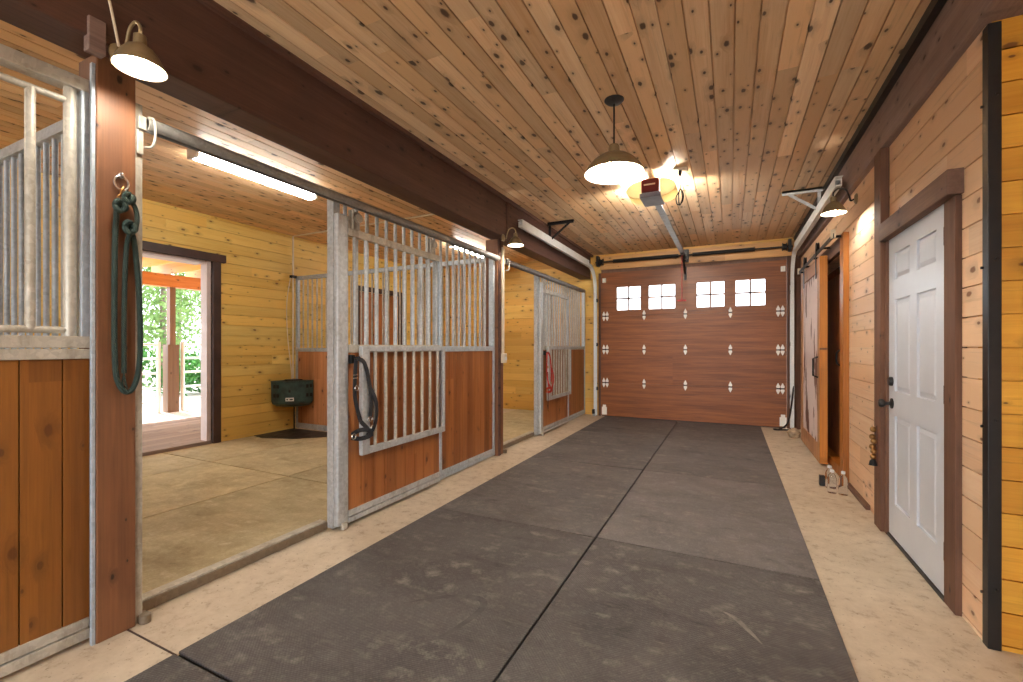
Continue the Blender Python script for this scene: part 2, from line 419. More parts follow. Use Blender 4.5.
# ------------------------------------------------------------------ room shell
XL, XR, YB, YF, ZC = -6.02, .97, 8.15, -3.0, 2.95
YC = 2.556                                  # corner where the aisle widens
S = 3.62                                    # stall pitch
mb = MB().box(-6.3, 3.8, YF-.3, YB+.3, -.25, 0)
floor = struct(mb, 'floor', M['concrete'], 'pale concrete floor running along both sides of the rubber mats', 'floor')
mb = MB().box(-2.56, -2.02, 1.036, 1.044, -.001, .0012)
struct(mb, 'trim_1', M['darktrim'], 'dark joint cut across the concrete strip by the near post', 'floor joint')
mb = MB().planks((1, YF, YB+.1), (0, -6.2, 3.8, CW, -.562+CW*20-CW*60), (2, ZC, -1), gap=.009, deep=.016, back=.25)
struct(mb, 'ceiling', M['ceil'], 'knotty pine board ceiling over the whole barn', 'ceiling')
# stall rear wall with two door openings
d1a, d1b, dz = 2.35, 3.50, 2.36
d2a, d2b = 6.05, 7.12
mb = MB()
for r in ((YF,d1a,0,ZC),(d1b,d2a,0,ZC),(d2b,YB+.2,0,ZC),(d1a,d1b,dz,ZC),(d2a,d2b,2.27,ZC)):
    mb.planks((1,r[0],r[1]), (2,r[2],r[3],WW,.04), (0,XL,1), back=.14)
struct(mb, 'wall_left', M['wall_y'], 'yellow pine rear wall of the stalls with the exterior doorway', 'wall')
# far wall around the garage door
gx0, gx1, gz = -2.12, .79, 2.6
mb = MB()
mb.planks((0,-6.2,gx0), (2,0,ZC,WW,.04), (1,YB,-1), back=.14)
mb.planks((0,gx1,1.1), (2,0,ZC,WW,.04), (1,YB,-1), back=.14)
mb.planks((0,gx0,gx1), (2,gz,ZC,WW,.04), (1,YB,-1), back=.14)
struct(mb, 'wall_back', M['wall_x'], 'pine end wall around the sectional door', 'wall')
# right aisle wall
wd0, wd1, wdz = 2.915, 3.80, 1.99          # white door
bo0, bo1, boz = 5.12, 7.0, 2.16            # doorway behind the barn door
mb = MB()
for r in ((YC+.02,wd0,0,ZC),(wd1,bo0,0,ZC),(bo1,YB,0,ZC),(wd0,wd1,wdz,ZC),(bo0,bo1,boz,ZC)):
    mb.planks((1,r[0],r[1]), (2,r[2],r[3],WW,.02), (0,XR,-1), back=.12)
struct(mb, 'wall_right', M['wall_r'], 'pine board wall on the right of the aisle, daylight painted in as a paler tone', 'wall')
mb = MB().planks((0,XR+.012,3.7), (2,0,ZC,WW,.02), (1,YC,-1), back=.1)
struct(mb, 'wall_corner', M['wall_c'], 'pine wall facing the camera right of the black corner guard, shade painted in as amber', 'wall')
mb = MB().box(3.6,3.8,YF,YC,0,ZC)
struct(mb, 'wall_side', M['wall_r'], 'pine wall of the wide bay beside the camera', 'wall')
mb = MB().box(-6.2,-2.4,YF-.15,YF,0,ZC).box(1.2,3.8,YF-.15,YF,0,ZC).box(-2.4,1.2,YF-.15,YF,2.5,ZC)  # opening added in the unseen wall so sky light fills the aisle
struct(mb, 'wall_front', M['wall_x'], 'pine wall behind the camera with an entrance opening added for fill light', 'wall')
# room behind the doorway
mb = MB().box(1.14,2.4,bo0-.4,bo0-.35,0,ZC).box(1.14,2.4,bo1+.35,bo1+.4,0,ZC).box(2.35,2.4,bo0-.4,bo1+.4,0,ZC)
struct(mb, 'wall_store', M['brown_door'], 'brown wall of the small room behind the doorway', 'wall')
# closed outer door of the far stall
mb = MB().box(XL-.1,XL-.05,d2a,d2b,0,2.27)
struct(mb, 'door_2', M['brown_door'], 'closed brown rear door of the far stall', 'door')
# beams
mb = MB().box(-2.5,-2.3,YF,4.615,2.5,ZC)
struct(mb, 'beam_left', M['beam'], 'dark brown beam above the near stall fronts', 'beam', bevel=.006)
mb = MB().box(-2.5,-2.3,4.63,8.03,2.5,ZC)
struct(mb, 'beam_left.001', M['beam'], 'dark brown beam above the far stall front', 'beam', bevel=.006)
mb = MB().box(.925,1.1,YF,YB,2.61,ZC)
struct(mb, 'beam_right', M['band'], 'rough grey brown beam along the top of the right wall', 'beam', bevel=.006)
mb = MB().box(.885,.925,YF,YB,2.895,ZC)
struct(mb, 'trim_2', M['black'], 'black strip between ceiling and right beam', 'trim')
mb = MB().box(-2.3,-2.27,YF,8.1,2.915,ZC)
struct(mb, 'trim_3', M['beam'], 'thin dark strip between ceiling and left beam', 'trim')
# white entry door and its rough casing
d = MB()
x0 = .955
d.box(x0+.012,x0+.045,wd0+.02,wd1-.02,.02,wdz-.02)
# stiles and rails standing proud of recessed panels
yl, yr, ym = wd0+.004, wd1-.004, (wd0+wd1)/2
for a,b in ((yl,yl+.115),(yr-.115,yr)): d.box(x0,x0+.02,a,b,.02,1.97)
for a,b in ((.02,.24),(.81,.97),(1.56,1.69),(1.86,1.97)): d.box(x0,x0+.02,yl+.115,yr-.115,a,b)
for a,b in ((.24,.81),(.97,1.56),(1.69,1.86)): d.box(x0,x0+.02,ym-.055,ym+.055,a,b)
for a,b in ((.24,.81),(.97,1.56),(1.69,1.86)):
    for p,q in ((yl+.115,ym-.055),(ym+.055,yr-.115)):
        i = .035
        d.prism([(x0+.012,p+.012,a+.012),(x0+.012,q-.012,a+.012),(x0+.012,q-.012,b-.012),(x0+.012,p+.012,b-.012)],(.001,0,0))
        n = len(d.v)
        d.v += [(x0+.012,p+.012,a+.012),(x0+.012,q-.012,a+.012),(x0+.012,q-.012,b-.012),(x0+.012,p+.012,b-.012),
                (x0+.003,p+i,a+i),(x0+.003,q-i,a+i),(x0+.003,q-i,b-i),(x0+.003,p+i,b-i)]
        d.f += [(n+4,n+5,n+6,n+7)]+[(n+k,n+(k+1)%4,n+4+(k+1)%4,n+4+k) for k in range(4)]
door1 = struct(d, 'door_1', M['door_white'], 'white six panel door in the rough brown casing', 'door')
kn = MB(); Mx = Matrix(((0,0,-1),(0,1,0),(1,0,0)))      # local z -> -x
ky = yr-.065
kn.lathe([(.0001,.0),(.034,.0),(.034,.006),(.02,.01),(.011,.014),(.011,.034),(.02,.04),(.028,.052),(.028,.062),(.02,.072),(.0001,.075)],(x0,ky,.885),Mx)
kn.build('knob', M['black'], door1, smooth=True)
kn = MB().lathe([(.0001,.0),(.03,.0),(.03,.012),(.024,.02),(.0001,.021)],(x0,ky,1.03),Mx)
kn.build('deadbolt', M['black'], door1, smooth=True)
for z in (.25,1.02,1.8):
    MB().cyl((x0-.004,yl-.006,z-.045),(x0-.004,yl-.006,z+.045),.007,8).build('hinge', M['steel_dark'], door1)
mb = MB().box(.945,1.09,wd0-.002,wd1,0,.018)
struct(mb, 'trim_4', M['steel_dark'], 'dark metal sill under the white door', 'threshold')
mb = MB().box(.94,1.1,wd1,wd1+.04,0,1.965)
mb.box(.92,.969,wd1+.04,wd1+.19,0,2.61)
struct(mb, 'trim_5', M['casing_v'], 'rough brown jamb and tall post on the knob side of the white door', 'trim', bevel=.004)
mb = MB().box(.945,1.1,wd0-.125,wd0,0,1.965)
struct(mb, 'trim_6', M['casing_v'], 'rough brown jamb on the hinge side of the white door', 'trim', bevel=.004)
mb = MB().box(.91,1.1,2.77,wd1+.04,1.967,2.085)
struct(mb, 'trim_7', M['casing_h'], 'rough brown header above the white door', 'trim', bevel=.004)
# doorway jambs behind the barn door
mb = MB().box(.925,1.12,bo0-.05,bo0,0,2.3).box(.925,.969,bo0-.14,bo0-.05,0,2.3)
struct(mb, 'trim_8', M['orange_v'], 'amber jamb at the near side of the storeroom doorway', 'trim', bevel=.003)
mb = MB().box(.95,1.12,bo0,bo1,0,.1)
struct(mb, 'trim_9', M['orange_v'], 'amber threshold board of the storeroom doorway', 'threshold', bevel=.003)
mb = MB().box(.93,.969,bo0,7.25,2.16,2.3)
struct(mb, 'trim_10', M['casing_h'], 'rough header board behind the barn door rail', 'trim', bevel=.003)
mb = MB().box(1.03,1.07,bo0,bo1,.1,2.02)
dr3 = struct(mb, 'door_3', M['brown_door'], 'dark brown inner door in the storeroom doorway', 'door')
mb = MB().box(1.018,1.03,5.5,5.55,1.04,1.25).tube(smooth_path([(1.025,5.525,1.06),(.975,5.525,1.09),(.975,5.525,1.2),(1.025,5.525,1.23)],4),.009,8).box(1.015,1.03,5.34,5.53,1.2,1.225)
mb.build('latch', M['black_iron'], dr3)
# right end trim next to the garage track
mb = MB().box(.79,.969,8.06,YB,0,2.66)
struct(mb, 'trim_11', M['casing_v'], 'dark brown jamb beside the right garage track', 'trim')
mb = MB().box(-2.16,-2.12,8.06,YB,0,2.6)
struct(mb, 'trim_12', M['casing_v'], 'dark brown jamb beside the left garage track', 'trim')
mb = MB().box(-2.12,.79,8.1,YB,2.6,2.66)
struct(mb, 'trim_13', M['casing_h'], 'dark brown head trim above the garage door', 'trim')
mb = MB().box(-2.14,.9,8.09,YB,2.665,2.78).box(-2.14,.9,8.09,YB,2.79,2.9)
struct(mb, 'trim_14', M['lumber'], 'pale header boards behind the torsion spring', 'trim')
mb = MB()
for z in (.3,.62,.95,1.28,1.62,1.95): mb.box(-2.34,-2.2,8.06,YB,z-.15,z+.15)
# outer doorway trim
mb = MB().box(XL-.2,XL+.045,d1b,d1b+.1,0,dz+.1).box(XL-.2,XL+.045,d1a-.1,d1a,0,dz+.1)
struct(mb, 'trim_15', M['darktrim'], 'dark brown side casing of the exterior doorway', 'trim', bevel=.003)
mb = MB().box(XL-.02,XL+.055,d1a-.1,d1b+.16,dz,dz+.1)
struct(mb, 'trim_16', M['darktrim'], 'dark brown head casing of the exterior doorway', 'trim', bevel=.003)
mb = MB().box(XL-.14,XL-.01,d1b-.05,d1b,0.05,dz).box(XL-.22,XL-.01,d1a,d1b-.07,dz-.04,dz)
struct(mb, 'trim_17', M['jamb'], 'white jamb lining of the exterior doorway', 'trim')
mb = MB().box(XL-.25,XL+.01,d1a,d1b,0,.05)
struct(mb, 'trim_18', M['deck'], 'weathered sill board of the exterior doorway', 'threshold')
mb = MB().box(XL,XL+.03,d2a-.09,d2a,0,2.27).box(XL,XL+.03,d2b,d2b+.09,0,2.27).box(XL,XL+.035,d2a-.09,d2b+.12,2.27,2.36)
struct(mb, 'trim_19', M['darktrim'], 'dark casing of the far stall rear door', 'trim')
mb = MB().box(.94,.969,4.3,4.95,0,.035)
struct(mb, 'baseboard_right', M['casing_h'], 'dark strip of wood at the foot of the right wall', 'baseboard')

# black steel corner guard
cg = thing('corner_guard', 'black bolted steel angle on the wall corner at the far right', 'corner guard', (XR,YC,0))
mb = MB().prism([(XR-.006,YC+.034,0),(XR-.006,YC-.014,0),(XR+.036,YC-.014,0),(XR+.036,YC-.002,0),(XR-.002,YC-.002,0),(XR+.0,YC+.034,0)],(0,0,2.6))
mb.build('angle', M['black'], cg, bevel=.002)
for z in (.25,.95,1.62,2.3):
    MB().cyl((XR+.02,YC-.014,z),(XR+.02,YC-.022,z),.006,8).build('bolt', M['steel_dark'], cg)
    MB().cyl((XR-.008,YC+.02,z-.03),(XR-.016,YC+.02,z-.03),.006,8).build('bolt', M['steel_dark'], cg)

# ------------------------------------------------------------------ rubber mats in the aisle
cols = ((-2.02,-.791),(-.78,.43))
rows = ((-.78,1.03),(1.04,2.855),(2.866,4.64),(4.65,6.44),(6.45,7.98))
mat_labels = {
 (0,0):'black rubber mat corner below the near timber post', (0,1):'large dark rubber mat with the curved scuff mark in the left row',
 (1,1):'large dark rubber mat nearest the camera in the right row, with a pale scuff', (0,2):'rubber mat in the left row in front of the stall with the fold-down grille',
 (1,2):'pale grey rubber mat in the right row level with the white door', (0,3):'rubber mat in the left row in front of the far stall opening',
 (1,3):'rubber mat in the right row level with the storeroom doorway', (0,4):'rubber mat in the left row against the garage door', (1,4):'rubber mat in the right row against the garage door'}
for (ci,ri),lab in mat_labels.items():
    a, b = cols[ci]; c, e = rows[ri]
    t = [0,.006,-.004][(ci*2+ri) % 3]
    mb = MB().prism([(a,c+t,0.001),(b,c,0.001),(b,e,0.001),(a,e+t*.6,0.001)],(0,0,.014))
    o = mb.build('rubber_mat', M['mat'], bevel=.003); tag(o, lab, 'mat', 'rubber mats along the aisle')
    q = {(1,2):1.75,(1,1):1.0,(0,1):.95,(0,2):1.05,(1,3):1.25,(0,3):1.0,(0,4):.85,(1,4):.95,(0,0):.85}[(ci,ri)]
    o.color = (q,q*1.0,q*1.01,1)
    if (ci,ri) == (0,1):
        q = smooth_path([(-1.42,1.72,.0152),(-1.33,1.81,.0152),(-1.22,1.885,.0152),(-1.12,1.915,.0152),(-1.065,1.88,.0152),(-1.06,1.79,.0152),(-1.09,1.65,.0152),(-1.13,1.56,.0152)],6)
        MB().sweep(q,[(-.018,0),(.018,0),(.018,.0006),(-.018,.0006)],scales=[.15+.85*math.sin(PI*min(1,i/(len(q)-1)))**.8 for i in range(len(q))]).build('scuff', M['scuff'], o)
    if (ci,ri) == (1,1):
        q = smooth_path([(-.04,2.33,.0152),(.02,2.29,.0152),(.07,2.22,.0152),(.12,2.14,.0152)],6)
        MB().sweep(q,[(-.013,0),(.013,0),(.013,.0005),(-.013,.0005)],scales=[.2+.8*math.sin(PI*i/(len(q)-1)) for i in range(len(q))]).build('scuff', M['scuff_pale'], o)
# stall floor mats
mb = MB()
mb.box(-.8,-.771,-.78,7.98,.0008,.0016)
for y in (1.035,2.86,4.645,6.445): mb.box(-2.015,.425,y-.012,y+.012,.0008,.0014)
struct(mb, 'trim_20', M['black'], 'dark strips under the joints between the rubber mats', 'floor joint')  # black strips laid on the concrete under the mat joints
mb = MB()
for x in (-5.0475,-3.8275): mb.box(x-.01,x+.01,1.05,4.7,.0008,.0016)
mb.box(-6,-2.57,2.923,2.943,.0008,.0014)
struct(mb, 'trim_21', M['black'], 'dark strips under the joints between the stall mats', 'floor joint')  # black strips laid under the stall mat joints
sm = [((-6.0,-5.054),(1.05,2.926),'tan stall mat in front of the exterior doorway'),((-5.041,-3.834),(1.05,2.926),'tan stall mat in the middle of the open stall, nearer half'),
 ((-3.821,-2.57),(1.05,2.926),'tan stall mat just inside the stall opening'),((-6.0,-5.054),(2.94,4.7),'tan stall mat by the far corner with the green waterer'),
 ((-5.041,-3.834),(2.94,4.7),'tan stall mat in the middle of the open stall, far half'),((-3.821,-2.57),(2.94,4.7),'tan stall mat behind the sliding door'),
 ((-3.825,-2.57),(4.78,6.4),'tan stall mat just inside the far stall opening'),((-3.825,-2.57),(6.406,8.1),'tan stall mat at the end wall of the far stall')]
for (a,b),(c,e),lab in sm:
    o = MB().box(a,b,c,e,.001,.012).build('stall_mat', M['stallmat'], bevel=.003); tag(o, lab, 'mat', 'tan mats on the stall floors')
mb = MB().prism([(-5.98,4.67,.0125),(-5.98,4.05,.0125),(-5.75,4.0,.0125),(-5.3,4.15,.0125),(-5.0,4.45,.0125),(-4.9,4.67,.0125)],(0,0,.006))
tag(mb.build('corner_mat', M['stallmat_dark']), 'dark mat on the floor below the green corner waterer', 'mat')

# ------------------------------------------------------------------ posts
def post(y0, label):
    p = thing('timber_post', label, 'post', (-2.48,y0,0), 'timber posts between the stalls')
    MB().box(-2.56,-2.4,y0,y0+.14,0,2.499).build('shaft', M['beam_v'], p, bevel=.005)
    return p
p1 = post(.93, 'dark timber post holding the green lead rope')
MB().box(-2.56,-2.415,1.072,1.102,0.002,2.36).build('edge_channel', M['galv_dusty'], p1, bevel=.002)
MB().box(-2.33,-2.285,.862,.918,2.44,2.575).build('cap_block', M['band'], p1, bevel=.003)
p2 = post(4.56, 'dark timber post between the two stalls with an outlet box')
MB().box(-2.56,-2.415,4.702,4.73,0.002,2.3).build('edge_channel', M['galv_dusty'], p2, bevel=.002)
MB().box(-2.4,-2.385,4.57,4.61,.002,2.499).box(-2.3,-2.29,4.575,4.61,2.44,2.93).build('cover_strip', M['beam'], p2)
mb = thing('outlet_box', 'pale outlet box on the post with a raceway running up to the lamp', 'outlet', (-2.39,4.66,1.06))
MB().box(-2.4,-2.35,4.635,4.7,1.07,1.18).build('box', M['ceramic'], mb, bevel=.006)
MB().box(-2.4,-2.38,4.65,4.695,1.18,2.42).build('raceway', M['ceramic'], mb, bevel=.004)
MB().lathe([(.0001,0),(.022,0),(.022,.006),(.0001,.007)],(-2.35,4.667,1.12),Matrix(((0,0,1),(0,1,0),(-1,0,0)))).build('socket', M['white'], mb, smooth=True)

def bars(parent, axis, fixed, positions, z0, z1, r, mat, name='bar'):
    for q in positions:
        a = (q,fixed) if axis == 'x' else (fixed,q)
        MB().cyl((a[0],a[1],z0),(a[0],a[1],z1),r,10).build(name, mat, parent, smooth=True)
def frange(a, b, n): return [a+(b-a)*i/(n-1) for i in range(n)]
def vboards(axis, face, sg, a0, a1, z0, z1, w, off, deep=.012, back=.02, gap=.005):
    return MB().planks((2,z0,z1), (axis,a0,a1,w,off), (1-axis,face,sg), gap=gap, deep=deep, back=back)

# near stall front (left edge of the picture)
YN0 = -1.3
np_ = thing('stall_partition', 'near stall front of amber boards below a white tube grille', 'stall front', (-2.5,0,0), 'stall fronts along the aisle')
vboards(0+1, -2.475, 1, YN0, .926, .1, 1.21, .124, .717-.124*6).build('board_panel', M['board_near'], np_)
MB().box(-2.53,-2.465,YN0,.926,.02,.062).box(-2.53,-2.47,YN0,.926,.066,.108).build('bottom_rail', M['galv_dusty'], np_, bevel=.003)
MB().box(-2.53,-2.462,YN0,.926,1.205,1.247).box(-2.53,-2.465,YN0,.926,1.251,1.3).build('middle_rail', M['galv_dusty'], np_, bevel=.003)
MB().box(-2.54,-2.47,YN0,.926,2.335,2.39).build('top_rail', M['galv_dusty'], np_, bevel=.003)
MB().box(-2.445,-2.426,.916,.929,.0,2.45).build('end_channel', M['galv_bluish'], np_, bevel=.002)
MB().box(-2.535,-2.47,.9,.9255,1.3,2.335).build('end_stile', M['galv_bluish'], np_, bevel=.002)
MB().cyl((-2.5,YN0,2.28),(-2.5,.87,2.28),.014,12).build('grille_rail', M['galv_dusty'], np_, smooth=True)
MB().cyl((-2.5,YN0,1.325),(-2.5,.862,1.325),.014,12).build('grille_rail', M['galv_dusty'], np_, smooth=True)
MB().cyl((-2.5,.873,1.3),(-2.5,.873,2.338),.021,14).build('grille_stile', M['galv_dusty'], np_, smooth=True)
bars(np_, 'y', -2.5, [.755-.118*i for i in range(17)], 1.325, 2.28, .0165, M['galv_dusty'])
np_.location.x += .022

# dividers between stalls
def divider(y, label, far):
    t = thing('stall_divider', label, 'stall divider', (-4.3,y,0), 'dividers between the stalls')
    xa, xb = -5.98, -2.57
    vboards(0, y-.014, -1, xa+.04, xb, .1, 1.19, .117, xa).build('board_panel', M['board_x'], t)
    MB().box(xa,xb,y-.025,y+.025,.02,.1).build('bottom_rail', M['galv'], t, bevel=.003)
    MB().box(xa,xb,y-.028,y+.028,1.185,1.24).build('middle_rail', M['galv_bluish'], t, bevel=.003)
    MB().box(xa,xb,y-.025,y+.025,2.28,2.335).build('top_rail', M['galv_bluish'], t, bevel=.003)
    MB().box(xa,xa+.045,y-.024,y+.024,0.02,2.335).build('end_stile', M['galv_bluish'], t, bevel=.003)
    bars(t, 'x', y, [xa+.045+.098*(i+1) for i in range(33)], 1.24, 2.28, .0125, M['galv_dusty'] if far else M['galv_bluish'])
    return t
divider(1.0, 'barred divider behind the near post, seen through the near grille', False)
divider(4.74, 'barred divider with brown boards behind the green corner waterer', True)

# fixed stall fronts behind the sliding doors
def stall_front(y0, y1, label, ys):
    t = thing('stall_partition', label, 'stall front', (-2.45,y0,0), 'stall fronts along the aisle')
    xc = -2.465
    vboards(1, xc+.022, 1, y0+.03, y1-.045, .09, 1.21, .122, y0+.045, back=.02).build('board_panel', M['board'], t)
    MB().box(xc-.03,xc+.03,y0,y1-.04,.012,.05).box(xc-.025,xc+.026,y0,y1-.04,.053,.092).build('bottom_rail', M['galv_bluish'], t, bevel=.003)
    MB().box(xc-.03,xc+.03,y0+.03,y1-.04,1.212,1.262).build('middle_rail', M['galv_bluish'], t, bevel=.003)
    MB().box(xc-.02,xc+.02,y0+.03,y1-.04,2.29,2.325).build('top_rail', M['galv'], t, bevel=.003)
    MB().box(xc-.03,xc+.03,y0-.03,y0+.029,.012,2.3).build('stile', M['galv'], t, bevel=.004)
    MB().box(xc-.03,xc+.032,y1-.04,y1,.012,2.3).build('stile', M['galv_bluish'], t, bevel=.004)
    bars(t, 'y', xc, ys, 1.262, 2.29, .0135, M['galv'])
    return t
stall_front(2.245, 4.555, 'fixed stall front of red brown boards and bars between the opening and the middle post', [2.349+.1065*i for i in range(20)])
stall_front(2.245+S, 8.135, 'fixed front of the far stall ending at the garage track', [2.349+S+.1065*i for i in range(19)])

def stall_door(y0, label):
    t = thing('stall_door', label, 'stall door', (-2.4,y0,0), 'sliding stall doors')
    xa, xb = -2.43, -2.385; y1 = y0+1.225
    vboards(1, -2.393, 1, y0+.098, y1-.04, .115, 1.215, .122, y0+.098, back=.014).build('board_panel', M['board'], t)
    MB().box(xa,xb,y0,y0+.098,.03,2.17).build('stile', M['galv'], t, bevel=.012)
    MB().box(xa,xb,y1-.04,y1,.03,2.09).build('stile', M['galv_bluish'], t, bevel=.006)
    MB().box(xa,xb+.004,y0+.098,y1-.04,.03,.066).box(xa,xb,y0+.098,y1-.04,.071,.115).build('bottom_rail', M['galv'], t, bevel=.003)
    MB().box(xa,xb,y0+.098,y1-.04,1.215,1.272).build('middle_rail', M['galv_dusty'], t, bevel=.003)
    MB().box(xa,xb,y0+.098,y1-.04,2.035,2.088).build('top_rail', M['galv_dusty'], t, bevel=.003)
    bars(t, 'y', -2.407, [y0+.105+.1095*(i+.6) for i in range(10)], 1.272, 2.035, .0135, M['galv'])
    for yy in (y0+.15, y1-.16):
        h = MB().cyl((-2.4,yy,2.09),(-2.4,yy,2.23),.009,8)
        h.lathe([(.0001,-.012),(.03,-.012),(.03,-.005),(.022,0),(.03,.005),(.03,.012),(.0001,.012)],(-2.392,yy+.045,2.175),Mx)
        h.box(-2.425,-2.415,yy-.02,yy+.08,2.09,2.225)
        h.build('roller_hanger', M['galv_dusty'], t)
    MB().box(-2.395,-2.365,y0+.03,y0+.07,.004,.05).build('guide_foot', M['galv_dusty'], t, bevel=.004)
    # fold-down grille on the aisle face
    ga, gb = y0+.175, y1-.02
    g = MB().box(-2.37,-2.335,ga,ga+.075,.485,1.262).box(-2.368,-2.338,gb-.032,gb,.485,1.262).box(-2.368,-2.338,ga+.075,gb-.032,.485,.535).box(-2.368,-2.338,ga+.075,gb-.032,1.222,1.262)
    g = g.build('fold_down_grille', M['galv'], t, bevel=.004)
    n = 8
    for i in range(n):
        q = ga+.075+(gb-ga-.107)*(i+.62)/(n+.25)
        MB().cyl((-2.353,q,.535),(-2.353,q,1.222),.0135,10).build('bar', M['galv_dusty'], g, smooth=True)
    for q in (ga+.2, gb-.2): MB().cyl((-2.38,q-.02,1.25),(-2.38,q+.05,1.25),.011,8).box(-2.385,-2.37,q,q+.03,1.235,1.262).build('hinge', M['galv_dusty'], g)
    return t
sd = stall_door(2.21, 'sliding stall door with a fold-down grille and a black halter at its edge')
dup(sd, (0,S,0), 'sliding door of the far stall with a red halter at its edge', 'sliding stall doors')

def door_track(y0, y1, label):
    t = thing('door_track', label, 'door track', (-2.44,y0,2.24), 'overhead tracks of the stall doors')
    rr = .034
    prof = [(rr*math.cos(R(a)), rr*math.sin(R(a))) for a in range(-60,241,20)]
    prof += [(.026*math.cos(R(a)), .026*math.sin(R(a))) for a in range(240,-61,-20)]
    MB().sweep([(-2.39,y0,2.268),(-2.39,y1,2.268)], prof).build('rail', M['galv_track'], t, smooth=True)
    MB().box(-2.41,-2.385,y0-.03,y0-.0,2.24,2.3).box(-2.41,-2.4,y0-.03,y0-.005,2.13,2.24).build('end_bracket', M['galv_dusty'], t, bevel=.003)
    MB().tube(smooth_path([(-2.372,y0,2.295),(-2.35,y0+.012,2.285),(-2.347,y0+.016,2.22),(-2.355,y0+.008,2.165),(-2.385,y0-.01,2.16)],5),.0055,8).build('stop_loop', M['galv_dusty'], t, smooth=True)
    return t
door_track(1.105, 4.545, 'overhead steel track of the near sliding stall door')
door_track(4.735, 7.9, 'overhead steel track of the far sliding stall door')

def sill(y0, y1, label):
    t = thing('stall_sill', label, 'sill', (-2.52,y0,0), 'steel sills across the stall openings')
    MB().box(-2.56,-2.5,y0,y1,.012,.06).build('channel', M['galv_dusty'], t, bevel=.004)
    MB().box(-2.5,-2.487,y0,y1,.004,.05).build('lip', M['sill_front'], t)
    MB().lathe([(.0001,0),(.022,0),(.022,.036),(.017,.04),(.0001,.04)],(-2.395,y0+.0,.001)).box(-2.44,-2.395,y0-.02,y0+.02,.001,.036).build('guide_roller', M['sill_front'], t, smooth=True)
    return t
sill(1.103, 2.214, 'steel sill across the opening of the near stall')
sill(4.735, 2.214+S, 'steel sill across the opening of the far stall')

# ------------------------------------------------------------------ lead rope and tie ring
tr = thing('tie_ring', 'steel ring screwed into the near post', 'ring', (-2.4,1.012,1.985))
MB().tube([(-2.39, 1.012+.026*math.cos(2*PI*i/24), 1.972+.03*math.sin(2*PI*i/24)) for i in range(24)], .0042, 8, closed=True).build('ring', M['chrome'], tr, smooth=True)
MB().tube([(-2.388+.01*math.cos(2*PI*i/14), 1.012, 2.004+.012*math.sin(2*PI*i/14)) for i in range(14)], .004, 8, closed=True).cyl((-2.4,1.012,2.004),(-2.39,1.012,2.004),.012,10).build('eye_screw', M['chrome'], tr, smooth=True)
lr = thing('lead_rope', 'dark green lead rope knotted to the ring on the near post', 'rope', (-2.385,1.012,1.94))
xr = -2.382
P = smooth_path([(xr,.992,1.845),(xr,.986,1.7),(xr,.984,1.4),(xr,.986,1.2),(xr,.995,1.11),(xr,1.022,1.058),(xr,1.052,1.075),(xr,1.074,1.17),(xr,1.078,1.35),(xr,1.07,1.55),(xr,1.055,1.72),(xr-.0,1.036,1.8)],7)
MB().tube(P,.0105,10).build('strand', M['rope'], lr, smooth=True)
P = smooth_path([(xr+.004,1.03,1.9),(xr+.012,1.05,1.88),(xr+.01,1.062,1.83),(xr+.012,1.052,1.77),(xr+.012,1.03,1.74),(xr+.006,1.022,1.65),(xr,1.018,1.4),(xr,1.018,1.14)],7)
MB().tube(P,.0095,10).build('strand', M['rope'], lr, smooth=True)
def knot(cy, cz, r, k=.0115):
    pts = []
    for i in range(40):
        a = 2*PI*i/40
        pts.append((xr+.016+.009*math.cos(3*a), cy+(r+.35*r*math.cos(3*a))*math.cos(2*a)*.8, cz+(r+.35*r*math.cos(3*a))*math.sin(2*a)))
    return MB().tube(pts, k, 8, closed=True)
knot(1.03,1.778,.018).build('knot', M['rope'], lr, smooth=True)
knot(.995,1.862,.017).build('knot', M['rope'], lr, smooth=True)
knot(1.026,1.905,.015).build('knot', M['rope'], lr, smooth=True)
sn = MB().tube([(xr+.008, 1.002+.010*math.cos(2*PI*i/14), 1.9+.014*math.sin(2*PI*i/14)) for i in range(14)], .0032, 8, closed=True)
sn.tube(smooth_path([(xr+.008,1.002,1.914),(xr+.008,1.006,1.935),(xr+.006,1.014,1.95),(xr,1.016,1.94)],4),.0042,8)
sn.build('snap_hook', M['brass'], lr, smooth=True)
ts = MB()
for i in range(7):
    a = i*.9; ts.tube([(xr,1.018,1.14),(xr+.003*math.cos(a),1.018+.006*math.sin(a),1.11),(xr+.007*math.cos(a),1.02+.010*math.sin(a),1.085-.006*(i%3))],.002,6)
ts.build('frayed_end', M['rope'], lr)

